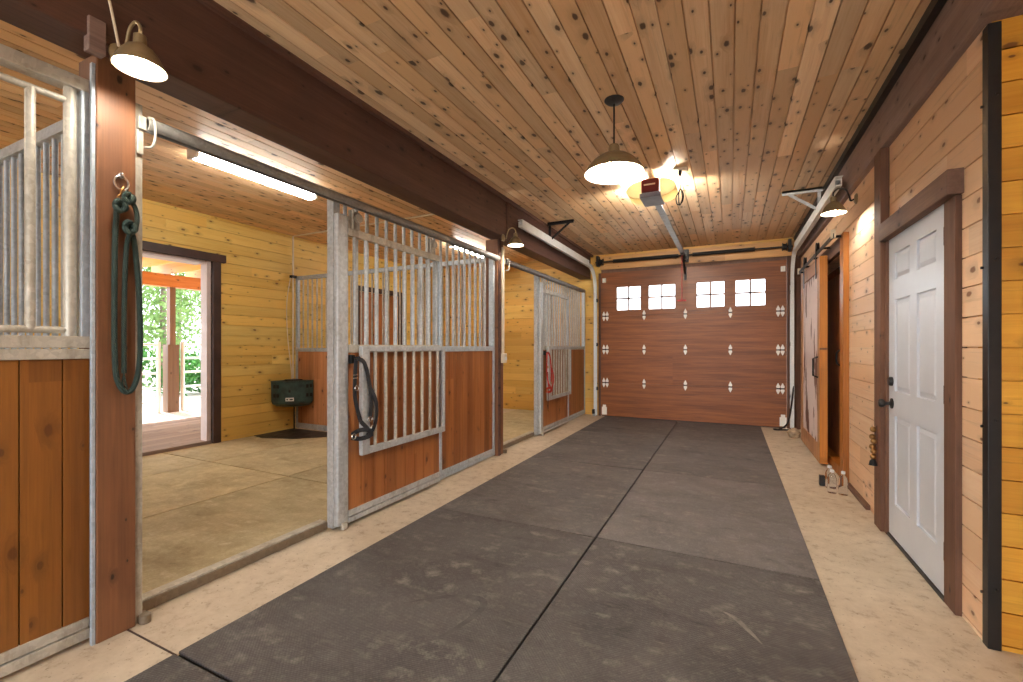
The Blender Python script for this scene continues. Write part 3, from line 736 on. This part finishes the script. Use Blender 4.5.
# ------------------------------------------------------------------ halters
def halter(y, z, mat, label, metal):
    h = thing('halter', label, 'halter', (-2.36,y,z), 'halters hung on the stall doors')
    x = -2.372
    MB().box(x-.02,x+.01,y-.035,y-.005,z-.03,z+.03).tube(smooth_path([(x,y-.02,z+.01),(x+.035,y-.01,z+.012),(x+.045,y,z-.01),(x+.04,y+.005,z+.02)],5),.006,8).build('hook', M['steel_dark'], h)
    s = MB()
    X1 = x+.036
    def st(pts, w=.03, closed=False): s.strap(smooth_path(pts,6), w, .006, up=(1,0,0), closed=closed)
    st([(X1,y-.02,z+.005),(X1,y-.03,z-.12),(X1-.004,y-.028,z-.25),(X1,y-.005,z-.36),(X1+.004,y+.02,z-.44)])
    st([(X1+.006,y-.015,z+.008),(X1+.01,y+.05,z-.03),(X1+.014,y+.09,z-.16),(X1+.016,y+.11,z-.3),(X1+.016,y+.1,z-.42)])
    st([(X1+.01,y+.1,z-.2),(X1+.03,y+.135,z-.29),(X1+.03,y+.15,z-.4),(X1+.02,y+.13,z-.5),(X1+.015,y+.07,z-.545)])
    st([(X1,y-.06,z-.54),(X1+.012,y,z-.555),(X1+.016,y+.07,z-.555),(X1+.02,y+.12,z-.54)])
    st([(X1,y-.06,z-.52),(X1+.006,y-.01,z-.5),(X1+.012,y+.05,z-.5),(X1+.02,y+.12,z-.52)])
    st([(X1+.004,y+.02,z-.44),(X1+.01,y+.05,z-.47),(X1+.014,y+.08,z-.5)])
    s.build('strap', mat, h)
    for (dy,dz_) in ((.1,-.43),(-.055,-.53),(-.028,-.2),(.125,-.5)):
        MB().tube([(X1+.016,y+dy+.018*math.cos(2*PI*i/16),z+dz_+.018*math.sin(2*PI*i/16)) for i in range(16)],.004,6,closed=True).build('ring', metal, h, smooth=True)
    for (dy,dz_) in ((-.03,-.12),(.09,-.14)):
        MB().box(X1-.002,X1+.012,y+dy-.016,y+dy+.016,z+dz_-.014,z+dz_-.008).box(X1-.002,X1+.012,y+dy-.016,y+dy+.016,z+dz_+.008,z+dz_+.014).build('buckle', metal, h)
    return h
halter(2.345, 1.17, M['halter'], 'black halter hanging at the edge of the near sliding door', M['chrome'])
halter(2.345+S, 1.17, M['red'], 'red halter hanging at the edge of the far sliding door', M['brass'])
h2 = thing('lead_strap', 'brown lead strap hanging below the red halter', 'strap', (-2.34,6.0,.7))
MB().strap(smooth_path([(-2.344,5.99,.9),(-2.34,6.0,.7),(-2.338,5.985,.5),(-2.34,5.995,.36)],6),.022,.006,up=(1,0,0)).build('strap', M['leather'], h2)
MB().tube([(-2.34,5.995+.016*math.cos(2*PI*i/14),.345+.02*math.sin(2*PI*i/14)) for i in range(14)],.004,6,closed=True).build('ring', M['brass'], h2)

# ------------------------------------------------------------------ corner waterer and its pipe
wt = thing('corner_waterer', 'dark green corner waterer with a small white label in the stall corner', 'waterer', (-5.75,4.5,.4))
cx, cy = -5.955, 4.685
def quarter(r, z0, z1, inner):
    mb = MB(); n = 18; pts = [(cx+r*math.cos(R(-90+90*i/n)), cy+r*math.sin(R(-90+90*i/n))) for i in range(n+1)]
    loop = [(cx,cy)]+pts
    return mb, loop
mb = MB(); n = 18
def qloop(r, z, ins=0): return [(cx+ins,cy-ins,z)]+[(cx+ins*0+r*math.cos(R(-90+90*i/n)), cy+r*math.sin(R(-90+90*i/n)), z) for i in range(n+1)]
L = [qloop(.2,.37), qloop(.31,.39), qloop(.375,.43), qloop(.39,.47), qloop(.395,.74), qloop(.405,.765), qloop(.36,.765,.04), qloop(.35,.52,.04)]
k = n+2
for l in L: mb.v += l
for a in range(len(L)-1):
    for i in range(k): mb.f.append((a*k+i, a*k+(i+1)%k, (a+1)*k+(i+1)%k, (a+1)*k+i))
mb.f.append(tuple(range(k))); mb.f.append(tuple((len(L)-1)*k+i for i in range(k)))
mb.build('basin', M['feeder'], wt)
def patch(r, a0, a1, z0, z1, t=.004):
    m = MB(); q = [(cx+r*math.cos(R(a0+(a1-a0)*i/8)), cy+r*math.sin(R(a0+(a1-a0)*i/8))) for i in range(9)]
    for i in range(8):
        m.prism([(q[i][0],q[i][1],z0),(q[i+1][0],q[i+1][1],z0),(q[i+1][0],q[i+1][1],z1),(q[i][0],q[i][1],z1)],(t*math.cos(R((a0+a1)/2)),t*math.sin(R((a0+a1)/2)),0))
    return m
patch(.396,-56,-40,.475,.525).build('label', M['label'], wt)
patch(.3965,-54,-51,.49,.508,.006).build('print', M['steel_dark'], wt); patch(.3965,-48,-42,.49,.508,.006).build('print', M['steel_dark'], wt)
for a in (-80,-72,-14,-6):
    for z in (.53,.66): patch(.397,a-2.5,a+2.5,z,z+.05,.006).build('slot', M['cable'], wt)
patch(.397,-50,-46,.6,.64,.006).build('slot', M['cable'], wt)
MB().box(cx+.02,cx+.2,cy-.2,cy-.02,.735,.775).build('float_cover', M['steel_dark'], wt, bevel=.01)
MB().cyl((cx+.05,cy-.05,.013),(cx+.05,cy-.05,.42),.012,12).build('supply_pipe', M['steel_dark'], wt, smooth=True)
cd = thing('conduit', 'pale conduit running from the waterer up the corner and across the ceiling', 'conduit', (-5.94,4.69,.8))
MB().tube([(-5.95,4.65,.78),(-5.95,4.65,2.93)],.013,10).build('riser', M['ceramic'], cd, smooth=True)
MB().tube([(-5.95,4.66,2.935),(-2.6,4.66,2.935)],.011,10).build('ceiling_run', M['ceramic'], cd, smooth=True)
MB().box(-5.99,-5.93,4.62,4.7,2.3,2.34).build('clamp', M['steel_dark'], cd)
MB().tube(smooth_path([(-5.97,4.62,2.3),(-5.96,4.55,1.9),(-5.965,4.57,1.4),(-5.955,4.62,.95),(-5.94,4.62,.77)],6),.006,8).build('cable', M['ceramic'], cd, smooth=True)

# ------------------------------------------------------------------ lamps
def gooseneck(px, side, y, zr, label):
    """side=+1 lamp reaches toward +x from a face at px; zr = height of the rim"""
    t = thing('gooseneck_lamp', label, 'lamp', (px,y,zr+.15), 'gooseneck lamps on the beams')
    Mw = Matrix(((0,0,side),(0,1,0),(-side,0,0))); k = .74
    zp = zr+.1
    MB().lathe([(.0001,0),(.042,0),(.042,.006),(.028,.016),(.0001,.02)],(px,y,zp),Mw).build('wall_plate', M['shade'], t, smooth=True)
    sx = px+side*.155
    arm = smooth_path([(px+side*.015,y,zp),(px+side*.04,y,zp-.01),(px+side*.05,y,zp+.03),(px+side*.075,y,zp+.085),(px+side*.12,y,zp+.1),(sx,y,zp+.07),(sx,y,zr+.12)],6)
    MB().tube(arm,.0065,10).build('arm', M['steel_dark'] if side < 0 else M['shade'], t, smooth=True)
    q = lambda P: [(a*k,b*k) for a,b in P]
    sh = MB().lathe(q([(.02,.185),(.028,.18),(.03,.13),(.045,.118),(.06,.108),(.085,.075),(.108,.03),(.12,.0),(.124,.001)]),(sx,y,zr))
    s_ = sh.build('shade', M['shade'], t, smooth=True, solid=.002)
    MB().lathe(q([(.03,.112),(.058,.1),(.083,.07),(.105,.028),(.117,.0015)]),(sx,y,zr)).build('shade_lining', M['shade_in'], s_, smooth=True)
    MB().ball((sx,y,zr+.04),.026,14,1.15).build('bulb', M['bulb'], t, smooth=True)
    return t
gooseneck(-2.3, 1, .97, 2.38, 'gooseneck lamp on the left beam above the lead rope')
gooseneck(-2.3, 1, 4.5, 2.385, 'gooseneck lamp on the left beam by the middle post')
gooseneck(.925, -1, 4.5, 2.36, 'gooseneck lamp on the rough beam right of the garage track')
wr = thing('lamp_conduit', 'pale wire running down the beam to the near gooseneck lamp', 'wire', (-2.29,.93,2.6))
MB().tube(smooth_path([(-2.292,.9,2.94),(-2.29,.905,2.8),(-2.285,.93,2.66),(-2.275,.955,2.5)],6),.005,8).box(-2.3,-2.285,.87,.93,2.76,2.775).build('wire', M['ceramic'], wr, smooth=True)

pd = thing('pendant_lamp', 'bronze dome pendant lamp hanging from the middle of the ceiling', 'lamp', (-.715,3.07,2.95))
px, py = -.715, 3.07
MB().lathe([(.0001,-.028),(.02,-.028),(.05,-.02),(.066,-.004),(.066,0),(.0001,0)],(px,py,2.949)).build('canopy', M['black'], pd, smooth=True)
MB().cyl((px,py,2.63),(px,py,2.93),.006,8).build('stem', M['steel_dark'], pd)
sh = MB().lathe([(.008,.2),(.03,.198),(.036,.185),(.038,.145),(.055,.138),(.095,.122),(.14,.09),(.178,.048),(.2,.005),(.206,.0)],(px,py,2.44)).build('shade', M['shade'], pd, smooth=True, solid=.002)
MB().lathe([(.035,.135),(.092,.116),(.137,.085),(.174,.044),(.197,.003)],(px,py,2.44)).build('shade_lining', M['shade_in'], sh, smooth=True)
MB().ball((px,py,2.52),.04,14,1.2).build('bulb', M['bulb_p'], pd, smooth=True)

dup(pd, (0,-4.0,0), 'added copy of the pendant lamp behind the camera for fill light')  # added lamp, never in view, brightens the near end of the aisle

def tube_light(x, y0, label):
    t = thing('tube_light', label, 'ceiling light', (x,y0,2.95), 'fluorescent lights on the stall ceilings')
    MB().box(x-.07,x+.07,y0,y0+1.24,2.915,2.948).box(x-.068,x+.068,y0,y0+.03,2.86,2.92).box(x-.068,x+.068,y0+1.21,y0+1.24,2.86,2.92).build('housing', M['white'], t, bevel=.006)
    prof = [(-.062,0),(-.06,-.03),(-.045,-.05),(0,-.056),(.045,-.05),(.06,-.03),(.062,0)]
    MB().prism([(x+a,y0+.03,2.915+b) for a,b in prof],(0,1.18,0)).build('diffuser', M['tube'], t)
    return t
tube_light(-4.1, -1.5, 'added fluorescent fill light, out of view in the stall behind the near grille')  # added out of view to brighten the near stall ceiling
tube_light(-4.1, 2.22, 'fluorescent light on the ceiling of the near open stall')
tube_light(-4.0, 5.98, 'fluorescent light on the ceiling of the far stall, seen through the bars')

# ------------------------------------------------------------------ sectional garage door
gd = thing('garage_door', 'brown sectional garage door with four small windows', 'garage door', (-.665,8.06,0))
yf = 8.055; th = .045
zz = [.012,.608,1.208,1.81,2.6]
wins = [(-1.84,-1.395),(-1.285,-.825),(-.51,-.07),(.07,.51)]
for i in range(4):
    m = MB(); z0, z1 = zz[i]+.0015, zz[i+1]-.0015
    if i: m.box(-2.11,.78,yf+.02,yf+.034,z0-.012,z0)
    if i < 3: m.box(-2.115,.785,yf,yf+th,z0,z1)
    else:
        wz0, wz1 = 1.9, 2.34
        m.box(-2.115,.785,yf,yf+th,z0,wz0).box(-2.115,.785,yf,yf+th,wz1,z1)
        e = [-2.115]+[q for w in wins for q in w]+[.785]
        for a,b in zip(e[0::2],e[1::2]): m.box(a,b,yf,yf+th,wz0,wz1)
    m.build('section', M['garage'], gd)
for a,b in wins:
    cxm = (a+b)/2; czm = 2.12
    f = MB().box(a,b,yf-.006,yf+.04,1.9,1.915).box(a,b,yf-.006,yf+.04,2.325,2.34).box(a,a+.014,yf-.006,yf+.04,1.9,2.34).box(b-.014,b,yf-.006,yf+.04,1.9,2.34)
    f.box(cxm-.013,cxm+.013,yf+.005,yf+.035,1.91,2.33).box(a,b,yf+.005,yf+.035,czm-.013,czm+.013)
    f = f.build('window', M['garage'], gd)
    MB().box(a+.014,b-.014,yf+.018,yf+.022,1.915,2.325).build('pane', M['glass'], f)
def leaf(m, x, z, s, w=.026, h=.085):
    pts = [(x-w*.7,z+s*.009),(x-w*1.1,z+s*.026),(x-w*.85,z+s*.045),(x-w*.15,z+s*h),(x+w*.15,z+s*h),(x+w*.85,z+s*.045),(x+w*1.1,z+s*.026),(x+w*.7,z+s*.009)]
    m.prism([(a,yf-.006,b) for a,b in pts],(0,.005,0))
for z in (.61,1.21,1.812):
    for x, dbl in ((-2.03,1),(-1.35,0),(-.675,0),(0.005,0),(.7,1)):
        m = MB()
        for dx in ((-.03,.03) if dbl else (0,)):
            leaf(m, x+dx, z, 1); leaf(m, x+dx, z, -1)
        o = m.build('hinge', M['hinge'], gd)
        MB().cyl((x-(.05 if dbl else .022),yf-.01,z),(x+(.05 if dbl else .022),yf-.01,z),.009,8).build('hinge_pin', M['steel_dark'], o)
for x in (-2.05,.735):
    MB().box(x-.045,x+.045,yf-.012,yf-.001,.03,.17).box(x-.03,x+.03,yf-.012,yf-.001,.17,.21).build('bottom_bracket', M['hinge'], gd, bevel=.004)
    MB().box(x-.03,x+.03,yf-.03,yf-.001,2.42,2.5).cyl((x,yf-.03,2.46),(x,yf-.05,2.46),.022,10).build('top_roller', M['hinge'], gd, bevel=.003)
MB().box(-2.1,.77,yf+.005,yf+.05,.0,.012).build('bottom_seal', M['cable'], gd)
MB().box(-.695,-.655,yf-.03,yf-.001,2.38,2.6).build('arm_bracket', M['steel_dark'], gd)

def garage_track(x, label, s):
    t = thing('garage_track', label, 'track', (x,8.0,0), 'tracks of the garage door')
    path = [(x,7.985,.02),(x,7.985,2.28)]+arc((x,7.985-.38,2.3),.38,0,90,10)[0:]+[(x,4.74,2.69)]
    path = [(x,7.985,.02),(x,7.985,1.2)]+arc((x,7.605,2.29),.38,0,90,12)+[(x,6.2,2.675),(x,4.74,2.685)]
    w = .03; h = .028
    prof = [(-.022,-.03),(.022,-.03),(.022,-.02),(-.012,-.02),(-.012,.02),(.022,.02),(.022,.03),(-.022,.03)]
    if s < 0: prof = [(-a,b) for a,b in prof][::-1]
    MB().sweep(path, prof, up=(0,1,0)).build('rail', M['track_white'], t)
    MB().prism([(x-s*.026,4.74,2.64),(x-s*.03,4.74,2.64),(x-s*.03,4.74,2.74),(x+s*.03,4.74,2.74),(x+s*.03,4.74,2.735),(x-s*.026,4.74,2.735)],(0,2.75,0)).build('stiffener_angle', M['track_white'], t)
    for z in (.5,1.3,2.1): MB().box(x-.03,x+.03,8.0,8.06 if s>0 else 8.06,z-.03,z+.03).build('bracket', M['steel_dark'], t)
    MB().box(x-.028,x+.028,8.0,8.012,.02,2.2).build('wall_angle', M['track_white'], t)
    # ceiling hanger: perforated angle on the ceiling, upright and brace
    yh = 5.7; xo = x-s*.2
    hm = MB().box(min(x+s*.03,x-s*.34),max(x+s*.03,x-s*.34),yh-.018,yh+.018,2.925,2.945).box(min(x+s*.03,x-s*.34),max(x+s*.03,x-s*.34),yh-.018,yh-.013,2.9,2.945)
    hm.box(x-.016,x+.016,yh-.003,yh+.003,2.72,2.94)
    hm.strap([(x-s*.3,yh,2.93),(x-s*.02,yh,2.72)],.03,.004,up=(0,1,0))
    hm.build('hanger', M['galv'] if s > 0 else M['steel_dark'], t)
    return t
garage_track(-2.2, 'garage door track beside the left beam', -1)
garage_track(.85, 'garage door track along the right beam', 1)

ts = thing('torsion_spring', 'black torsion spring shaft above the garage door', 'spring', (-.66,8.0,2.78))
MB().cyl((-2.2,8.0,2.79),(.86,8.0,2.79),.013,10).build('shaft', M['steel_dark'], ts, smooth=True)
for a,b in ((-1.88,-.78),(-.56,.35)):
    n = int((b-a)/.012); pts = []
    MB().cyl((a,8.0,2.79),(b,8.0,2.79),.029,12).build('spring_core', M['black'], ts, smooth=True)
    for i in range(n*8+1): pts.append((a+(b-a)*i/(n*8), 8.0+.03*math.cos(2*PI*i/8), 2.79+.03*math.sin(2*PI*i/8)))
    MB().tube(pts,.0042,4).build('coil', M['black'], ts)
for x in (-2.09,.75):
    MB().lathe([(.0001,-.03),(.06,-.03),(.06,-.022),(.045,-.018),(.045,.018),(.06,.022),(.06,.03),(.0001,.03)],(x,8.0,2.79),Mx).build('cable_drum', M['steel_dark'], ts)
    MB().box(x-.09 if x<0 else x+.05, x-.05 if x<0 else x+.09, 7.96, 8.09, 2.72, 2.9).build('end_plate', M['steel_dark'], ts)
MB().box(-.72,-.62,7.97,8.088,2.68,2.88).build('centre_bracket', M['black'], ts)

go = thing('garage_opener', 'garage door opener with a red face and two lit side lenses', 'garage opener', (-.71,4.55,2.8))
gxm, gy = -.705, 4.55
MB().box(gxm-.085,gxm+.085,gy,gy+.3,2.75,2.9).build('body', M['greyplastic'], go, bevel=.01)
MB().box(gxm-.083,gxm+.083,gy-.014,gy,2.775,2.905).build('face', M['redface'], go, bevel=.006)
MB().box(gxm-.058,gxm+.05,gy-.017,gy-.013,2.842,2.856).build('badge', M['ceramic'], go)
MB().box(gxm-.1,gxm+.1,gy-.02,gy+.3,2.725,2.768).build('front_tray', M['greyplastic'], go, bevel=.006)
MB().box(gxm-.06,gxm+.06,gy+.03,gy+.2,2.9,2.92).box(gxm-.05,gxm-.03,gy+.1,gy+.13,2.9,2.945).box(gxm+.03,gxm+.05,gy+.1,gy+.13,2.9,2.945).build('mount', M['black'], go)
for s in (-1,1):
    n = 14
    rim = [(gxm+s*(.087+.15*math.sin(R(180*i/n))), 2.82-.088*math.cos(R(180*i/n))) for i in range(n+1)]
    m = MB().prism([(a,gy+.02,b) for a,b in [(gxm+s*.087,2.732)]+rim+[(gxm+s*.087,2.908)]],(0,.004,0))
    for (a,b),(c,d) in zip(rim[:10],rim[1:11]):
        m.prism([(a,gy+.024,b),(c,gy+.024,d),(c-s*.004,gy+.024,d+.001),(a-s*.004,gy+.024,b+.004)],(0,.23,0))
    o = m.build('lens', M['lens'], go)
    MB().ball((gxm+s*.16,gy+.235,2.83),.03,14).cyl((gxm+s*.09,gy+.235,2.83),(gxm+s*.135,gy+.235,2.83),.016,10).build('bulb', M['bulb_o'], o, smooth=True)
rl = thing('opener_rail', 'grey steel rail from the opener to the wall above the garage door', 'rail', (gxm+.02,4.85,2.76))
MB().box(gxm+.005,gxm+.045,gy+.3,7.96,2.755,2.79).box(gxm-.01,gxm+.06,gy+.3,7.96,2.747,2.756).build('rail', M['galv_bluish'], rl)
MB().box(gxm-.02,gxm+.07,7.88,7.968,2.7,2.84).build('end_bracket', M['black'], rl)
MB().box(gxm,gxm+.05,7.55,7.75,2.715,2.748).strap([(gxm+.025,7.7,2.72),(gxm+.028,8.02,2.48)],.03,.008,up=(0,1,0)).build('trolley', M['steel_dark'], rl)
rc = thing('release_cord', 'red release cord hanging in front of the garage door', 'cord', (gxm+.015,7.62,2.7))
MB().cyl((gxm+.015,7.62,2.02),(gxm+.015,7.62,2.715),.006,8).build('cord', M['red'], rc)
MB().box(gxm-.05,gxm+.08,7.612,7.628,1.985,2.01).box(gxm+.005,gxm+.025,7.612,7.628,2.005,2.03).build('handle', M['red'], rc, bevel=.006)
oc = thing('power_cord', 'power cord coiled below the ceiling outlet beside the opener', 'cord', (-.43,4.52,2.9))
MB().box(-.49,-.36,4.48,4.56,2.925,2.949).build('outlet', M['ceramic'], oc, bevel=.004)
m = MB().box(-.44,-.41,4.5,4.53,2.88,2.925)
m.tube(smooth_path([(-.425,4.515,2.89),(-.425,4.515,2.8),(-.43,4.515,2.74),(-.46,4.515,2.68),(-.45,4.515,2.61),(-.41,4.515,2.62),(-.395,4.515,2.69),(-.42,4.515,2.75),(-.44,4.52,2.69),(-.43,4.52,2.6),(-.405,4.52,2.66),(-.415,4.52,2.74)],6),.005,8)
m.build('cable', M['steel_dark'], oc, smooth=True)

# ------------------------------------------------------------------ barn door with cowhide
bd = thing('barn_door', 'sliding barn door with a cowhide panel on the right wall', 'barn door', (.86,6.3,0))
b0, b1 = 5.66, 7.0
fx = .845
MB().box(fx+.02,.915,b0+.02,b1-.02,.04,2.2).build('core', M['orange_v'], bd)
MB().box(fx,fx+.03,b0,b0+.12,.03,2.21).box(fx,fx+.03,b1-.12,b1,.03,2.21).box(fx,fx+.03,b0+.12,b1-.12,2.06,2.21).box(fx,fx+.03,b0+.12,b1-.12,.03,.22).build('frame', M['barn'], bd, bevel=.003)
MB().box(fx,.915,b0-.018,b0-.001,.03,2.21).build('edge_board', M['orange_v'], bd, bevel=.003)
MB().box(fx+.01,fx+.021,b0+.12,b1-.12,.22,2.06).build('hide_panel', M['hide'], bd)
MB().tube([(fx,b0+.075,.93),(fx-.045,b0+.075,.95),(fx-.045,b0+.075,1.13),(fx,b0+.075,1.15)],.009,8).build('handle', M['black_iron'], bd)
for y in (b0+.2,b1-.25):
    m = MB().box(fx-.006,fx,y-.022,y+.022,2.0,2.32)
    m.lathe([(.0001,-.014),(.048,-.014),(.048,-.006),(.04,0),(.048,.006),(.048,.014),(.0001,.014)],(fx+.012,y,2.345),Mx)
    m.build('roller_hanger', M['black_iron'], bd)
bt = thing('barn_door_track', 'dark steel rail that the barn door hangs from', 'rail', (.87,5.0,2.28))
MB().box(.853,.86,5.0,7.35,2.26,2.3).build('rail', M['steel_dark'], bt)
for y in (5.06,5.6,6.2,6.8,7.28): MB().cyl((.86,y,2.28),(.929,y,2.28),.012,8).build('standoff', M['black_iron'], bt)
for y in (5.03,7.3): MB().box(.84,.875,y-.02,y+.02,2.26,2.34).build('stop', M['ceramic'], bt, bevel=.004)
# bells on the jamb
sb = thing('bell_strap', 'strap of small brass bells hanging on the jamb below the door knob', 'bells', (.915,3.93,.7))
MB().box(.913,.9195,3.905,3.932,.44,.71).build('strap', M['leather'], sb)
for i,(dy,z) in enumerate(((0,.68),(.02,.625),(-.015,.6),(.022,.555),(-.01,.53),(.0,.49))):
    MB().ball((.899,3.918+dy,z),.02,12).build('bell', M['brass'], sb, smooth=True)
MB().lathe([(.0001,.0),(.026,0),(.02,.03),(.01,.04),(.0001,.042)],(.899,3.92,.43)).build('clapper', M['black_iron'], sb, smooth=True)

# small things on the concrete
def bottle(x, y, h, label):
    t = thing('bottle', label, 'bottle', (x,y,0), 'clear plastic bottles by the doorway')
    k = h/.2
    MB().lathe([(.0001,.001),(.032,.001),(.034,.01),(.034,.06),(.031,.07),(.034,.08),(.034,.125),(.026,.15),(.013,.168),(.013,.18),(.0001,.18)],(x,y,0)).build('body', M['bottle'], t, smooth=True)
    MB().lathe([(.0001,.176),(.0155,.176),(.0155,.198),(.0001,.2)],(x,y,0)).build('cap', M['white'], t, smooth=True)
    return t
bottle(.79,4.68,.2,'clear plastic bottle nearest the mats beside the right wall')
bottle(.865,4.66,.2,'clear plastic bottle standing closest to the right wall')
bottle(.8,4.84,.2,'clear plastic bottle behind the other two near the doorway')
tag(MB().box(.73,.77,4.86,4.92,.001,.09).build('small_box', M['steel_dark'], bevel=.004), 'small dark box next to the clear bottles', 'box')
def stone(c, r, label):
    m = MB(); bm = bmesh.new(); bmesh.ops.create_icosphere(bm, subdivisions=3, radius=1)
    for v in bm.verts:
        q = 1+.12*math.sin(v.co.x*4+1)*math.cos(v.co.y*3)+.08*math.sin(v.co.z*7)
        v.co = Vector((v.co.x*r[0]*q, v.co.y*r[1]*q, max(-r[2]*.75, v.co.z*r[2]*q)))
    m.v = [tuple(v.co+Vector(c)) for v in bm.verts]; m.f = [tuple(v.index for v in f.verts) for f in bm.faces]; bm.free()
    return tag(m.build('stone', M['rock'], smooth=True), label, 'stone')
stone((.8,7.32,.055), (.085,.12,.07), 'beige stone on the floor at the end of the barn door')
hz = thing('black_hose', 'black hose looping down beside the right garage track', 'hose', (.8,7.9,0))
MB().tube(smooth_path([(.875,8.0,1.0),(.865,7.97,.7),(.83,7.93,.35),(.78,7.92,.1),(.68,7.9,.012),(.6,7.86,.012),(.62,7.8,.012),(.72,7.83,.012),(.86,7.86,.012)],7),.012,8).build('hose', M['cable'], hz, smooth=True)
sf = thing('door_sensor', 'small sensor at the foot of the left garage track', 'sensor', (-2.2,7.96,0))
MB().box(-2.24,-2.2,7.9,7.96,.05,.13).build('housing', M['cable'], sf, bevel=.005)
MB().box(-2.245,-2.195,7.955,7.984,.002,.09).build('bracket', M['galv'], sf)

# ------------------------------------------------------------------ outside
mb = MB().box(-45,-6.25,-30,40,-.12,-.02)
tag(mb.build('ground', M['gravel']), 'pale gravel yard outside the barn', 'ground', kind='structure')
mb = MB().box(-4,4,YB+.3,30,-.12,-.02).box(-30,30,-30,YF-.3,-.12,-.02)
tag(mb.build('ground.001', M['gravel']), 'pale gravel drive beyond the barn doors', 'ground', kind='structure')
mb = MB().planks((1,-2,9), (0,-8.5,-6.26,.14,0), (2,.02,1), gap=.008, deep=.025, back=.02)
struct(mb, 'porch_floor', M['deck'], 'weathered porch boards outside the stall door', 'porch floor')
pr = MB().box(-10.4,-6.2,-3,12,2.92,3.0)
struct(pr, 'porch_roof', M['porch_x'], 'pale board roof of the porch', 'roof')
for i in range(14):
    y = 1.2+.62*i
    o = MB().box(-10.4,-6.22,y-.025,y+.025,2.68,2.92).build('rafter', M['porch_x']); tag(o, 'porch rafter under the board roof', 'rafter', 'rafters under the porch roof', 'structure')
mb = MB().box(-10.0,-9.82,-3,12,2.43,2.67)
struct(mb, 'porch_beam', M['porch'], 'orange timber beam at the outer edge of the porch', 'beam')
pp = thing('porch_post', 'brown porch post with a boxed lower half outside the doorway', 'post', (-9.9,5.0,0))
MB().box(-9.97,-9.85,4.95,5.05,-.02,2.43).build('shaft', M['porch_v'], pp)
MB().box(-10.0,-9.82,4.9,5.1,-.02,1.3).build('boxed_base', M['porch_v'], pp)
def fence(y0, y1, label):
    t = thing('pipe_fence', label, 'fence', (-9.9,y0,0), 'white pipe fences outside')
    for z in (1.3,1.03,.75,.46,.2): MB().cyl((-9.9,y0,z),(-9.9,y1,z),.022,8).build('rail', M['white'], t, smooth=True)
    for y in (y0,(y0+y1)/2,y1): MB().cyl((-9.9,y,-.02),(-9.9,y,1.36),.035,10).build('upright', M['white'], t, smooth=True)
    return t
fence(1.0,4.78,'white pipe fence left of the porch post'); fence(5.2,9.5,'white pipe fence right of the porch post')
def tree(name, x, y, h, r, mat, label, cat, n, leafs=.16, z0=.0):
    t = thing(name, label, cat, (x,y,-.02), 'trees and shrubs beyond the yard')
    if h > 2: MB().tube([(x,y,-.02),(x+.1,y,h*.4),(x,y+.1,h*.85)],.11,8,scales=[1,.7,.3]).build('trunk', M['bark'], t, smooth=True)
    m = MB()
    cl = [(random.gauss(0,.45)*r, random.gauss(0,.45)*r, z0+(h-z0)*random.uniform(.12,.98)) for _ in range(26)]
    for i in range(n):
        c = random.choice(cl); p = Vector((x+max(-r,min(r,c[0]+random.gauss(0,.22*r))), y+max(-r,min(r,c[1]+random.gauss(0,.22*r))), max(.03,c[2]+random.gauss(0,.1*h))))
        u = Vector((random.gauss(0,1),random.gauss(0,1),random.gauss(0,1))).normalized(); w = u.orthogonal().normalized(); s = leafs*random.uniform(.6,1.3)
        k = len(m.v); m.v += [tuple(p-u*s), tuple(p+w*s*.45), tuple(p+u*s), tuple(p-w*s*.45)]; m.f.append((k,k+1,k+2,k+3))
    m.build('foliage', mat, t)
for i,(x,y,h,r,mt,lab) in enumerate([(-15.2,4.9,6,1.3,'leafA','leafy tree left of the porch post beyond the fence'),(-17,8.3,8,1.5,'leafB','pale leafy tree right of the porch post'),
        (-22,11.4,9,2.2,'leafB','tall pale tree far back behind the fence'),(-19.5,7.0,8,1.6,'leafB','pale tree in the gap directly behind the porch post'),(-15.5,10.2,5,1.2,'leafA','green tree at the right edge of the doorway view'),(-20,3.6,8,2.0,'leafA','tall green tree at the left edge of the doorway view')]):
    tree('tree', x, y, h, r, M[mt], lab, 'tree', 4200, .095)
for i,(x,y,lab) in enumerate([(-13,3.8,'low green shrub behind the left fence'),(-13.2,5.45,'low green shrub behind the porch post'),(-13,7.1,'low bright shrub behind the right fence'),(-13.4,8.8,'low shrub behind the far end of the right fence')]):
    tree('shrub', x, y, 1.1, .74, M['leafC'], lab, 'shrub', 2200, .06)

# ------------------------------------------------------------------ sky, sun, camera
W = bpy.data.worlds.new('sky'); scene.world = W; W.use_nodes = True
bg = W.node_tree.nodes['Background']; bg.inputs['Color'].default_value = (.84,.92,1.0,1); bg.inputs['Strength'].default_value = 2.7
sun = bpy.data.lights.new('sun', 'SUN'); sun.energy = 5; sun.angle = R(1.5); sun.color = (1,.96,.88)
so = bpy.data.objects.new('sun', sun); C.objects.link(so)
dirv = Vector((math.cos(R(55))*.98, -.12, -math.sin(R(55))))
so.rotation_euler = dirv.to_track_quat('-Z', 'Y').to_euler(); so.location = (-12,5,12)

cam = bpy.data.cameras.new('camera'); co = bpy.data.objects.new('camera', cam); C.objects.link(co)
f_px = 448.0
cam.sensor_width = 36; cam.lens = f_px/1023*36; cam.shift_x = 0; cam.shift_y = (347-341)/1023
cam.clip_start = .02; cam.clip_end = 200
co.location = (0,0,1.255); co.rotation_euler = (R(90),0,R(26.0))
scene.camera = co
vs = scene.view_settings
vs.view_transform = 'Standard'; vs.look = 'None'; vs.gamma = 1; vs.use_curve_mapping = False; vs.exposure = 1.38
scene.cycles.max_bounces = 8; scene.cycles.diffuse_bounces = 5; scene.cycles.sample_clamp_indirect = 6
scene.cycles.use_denoising = True
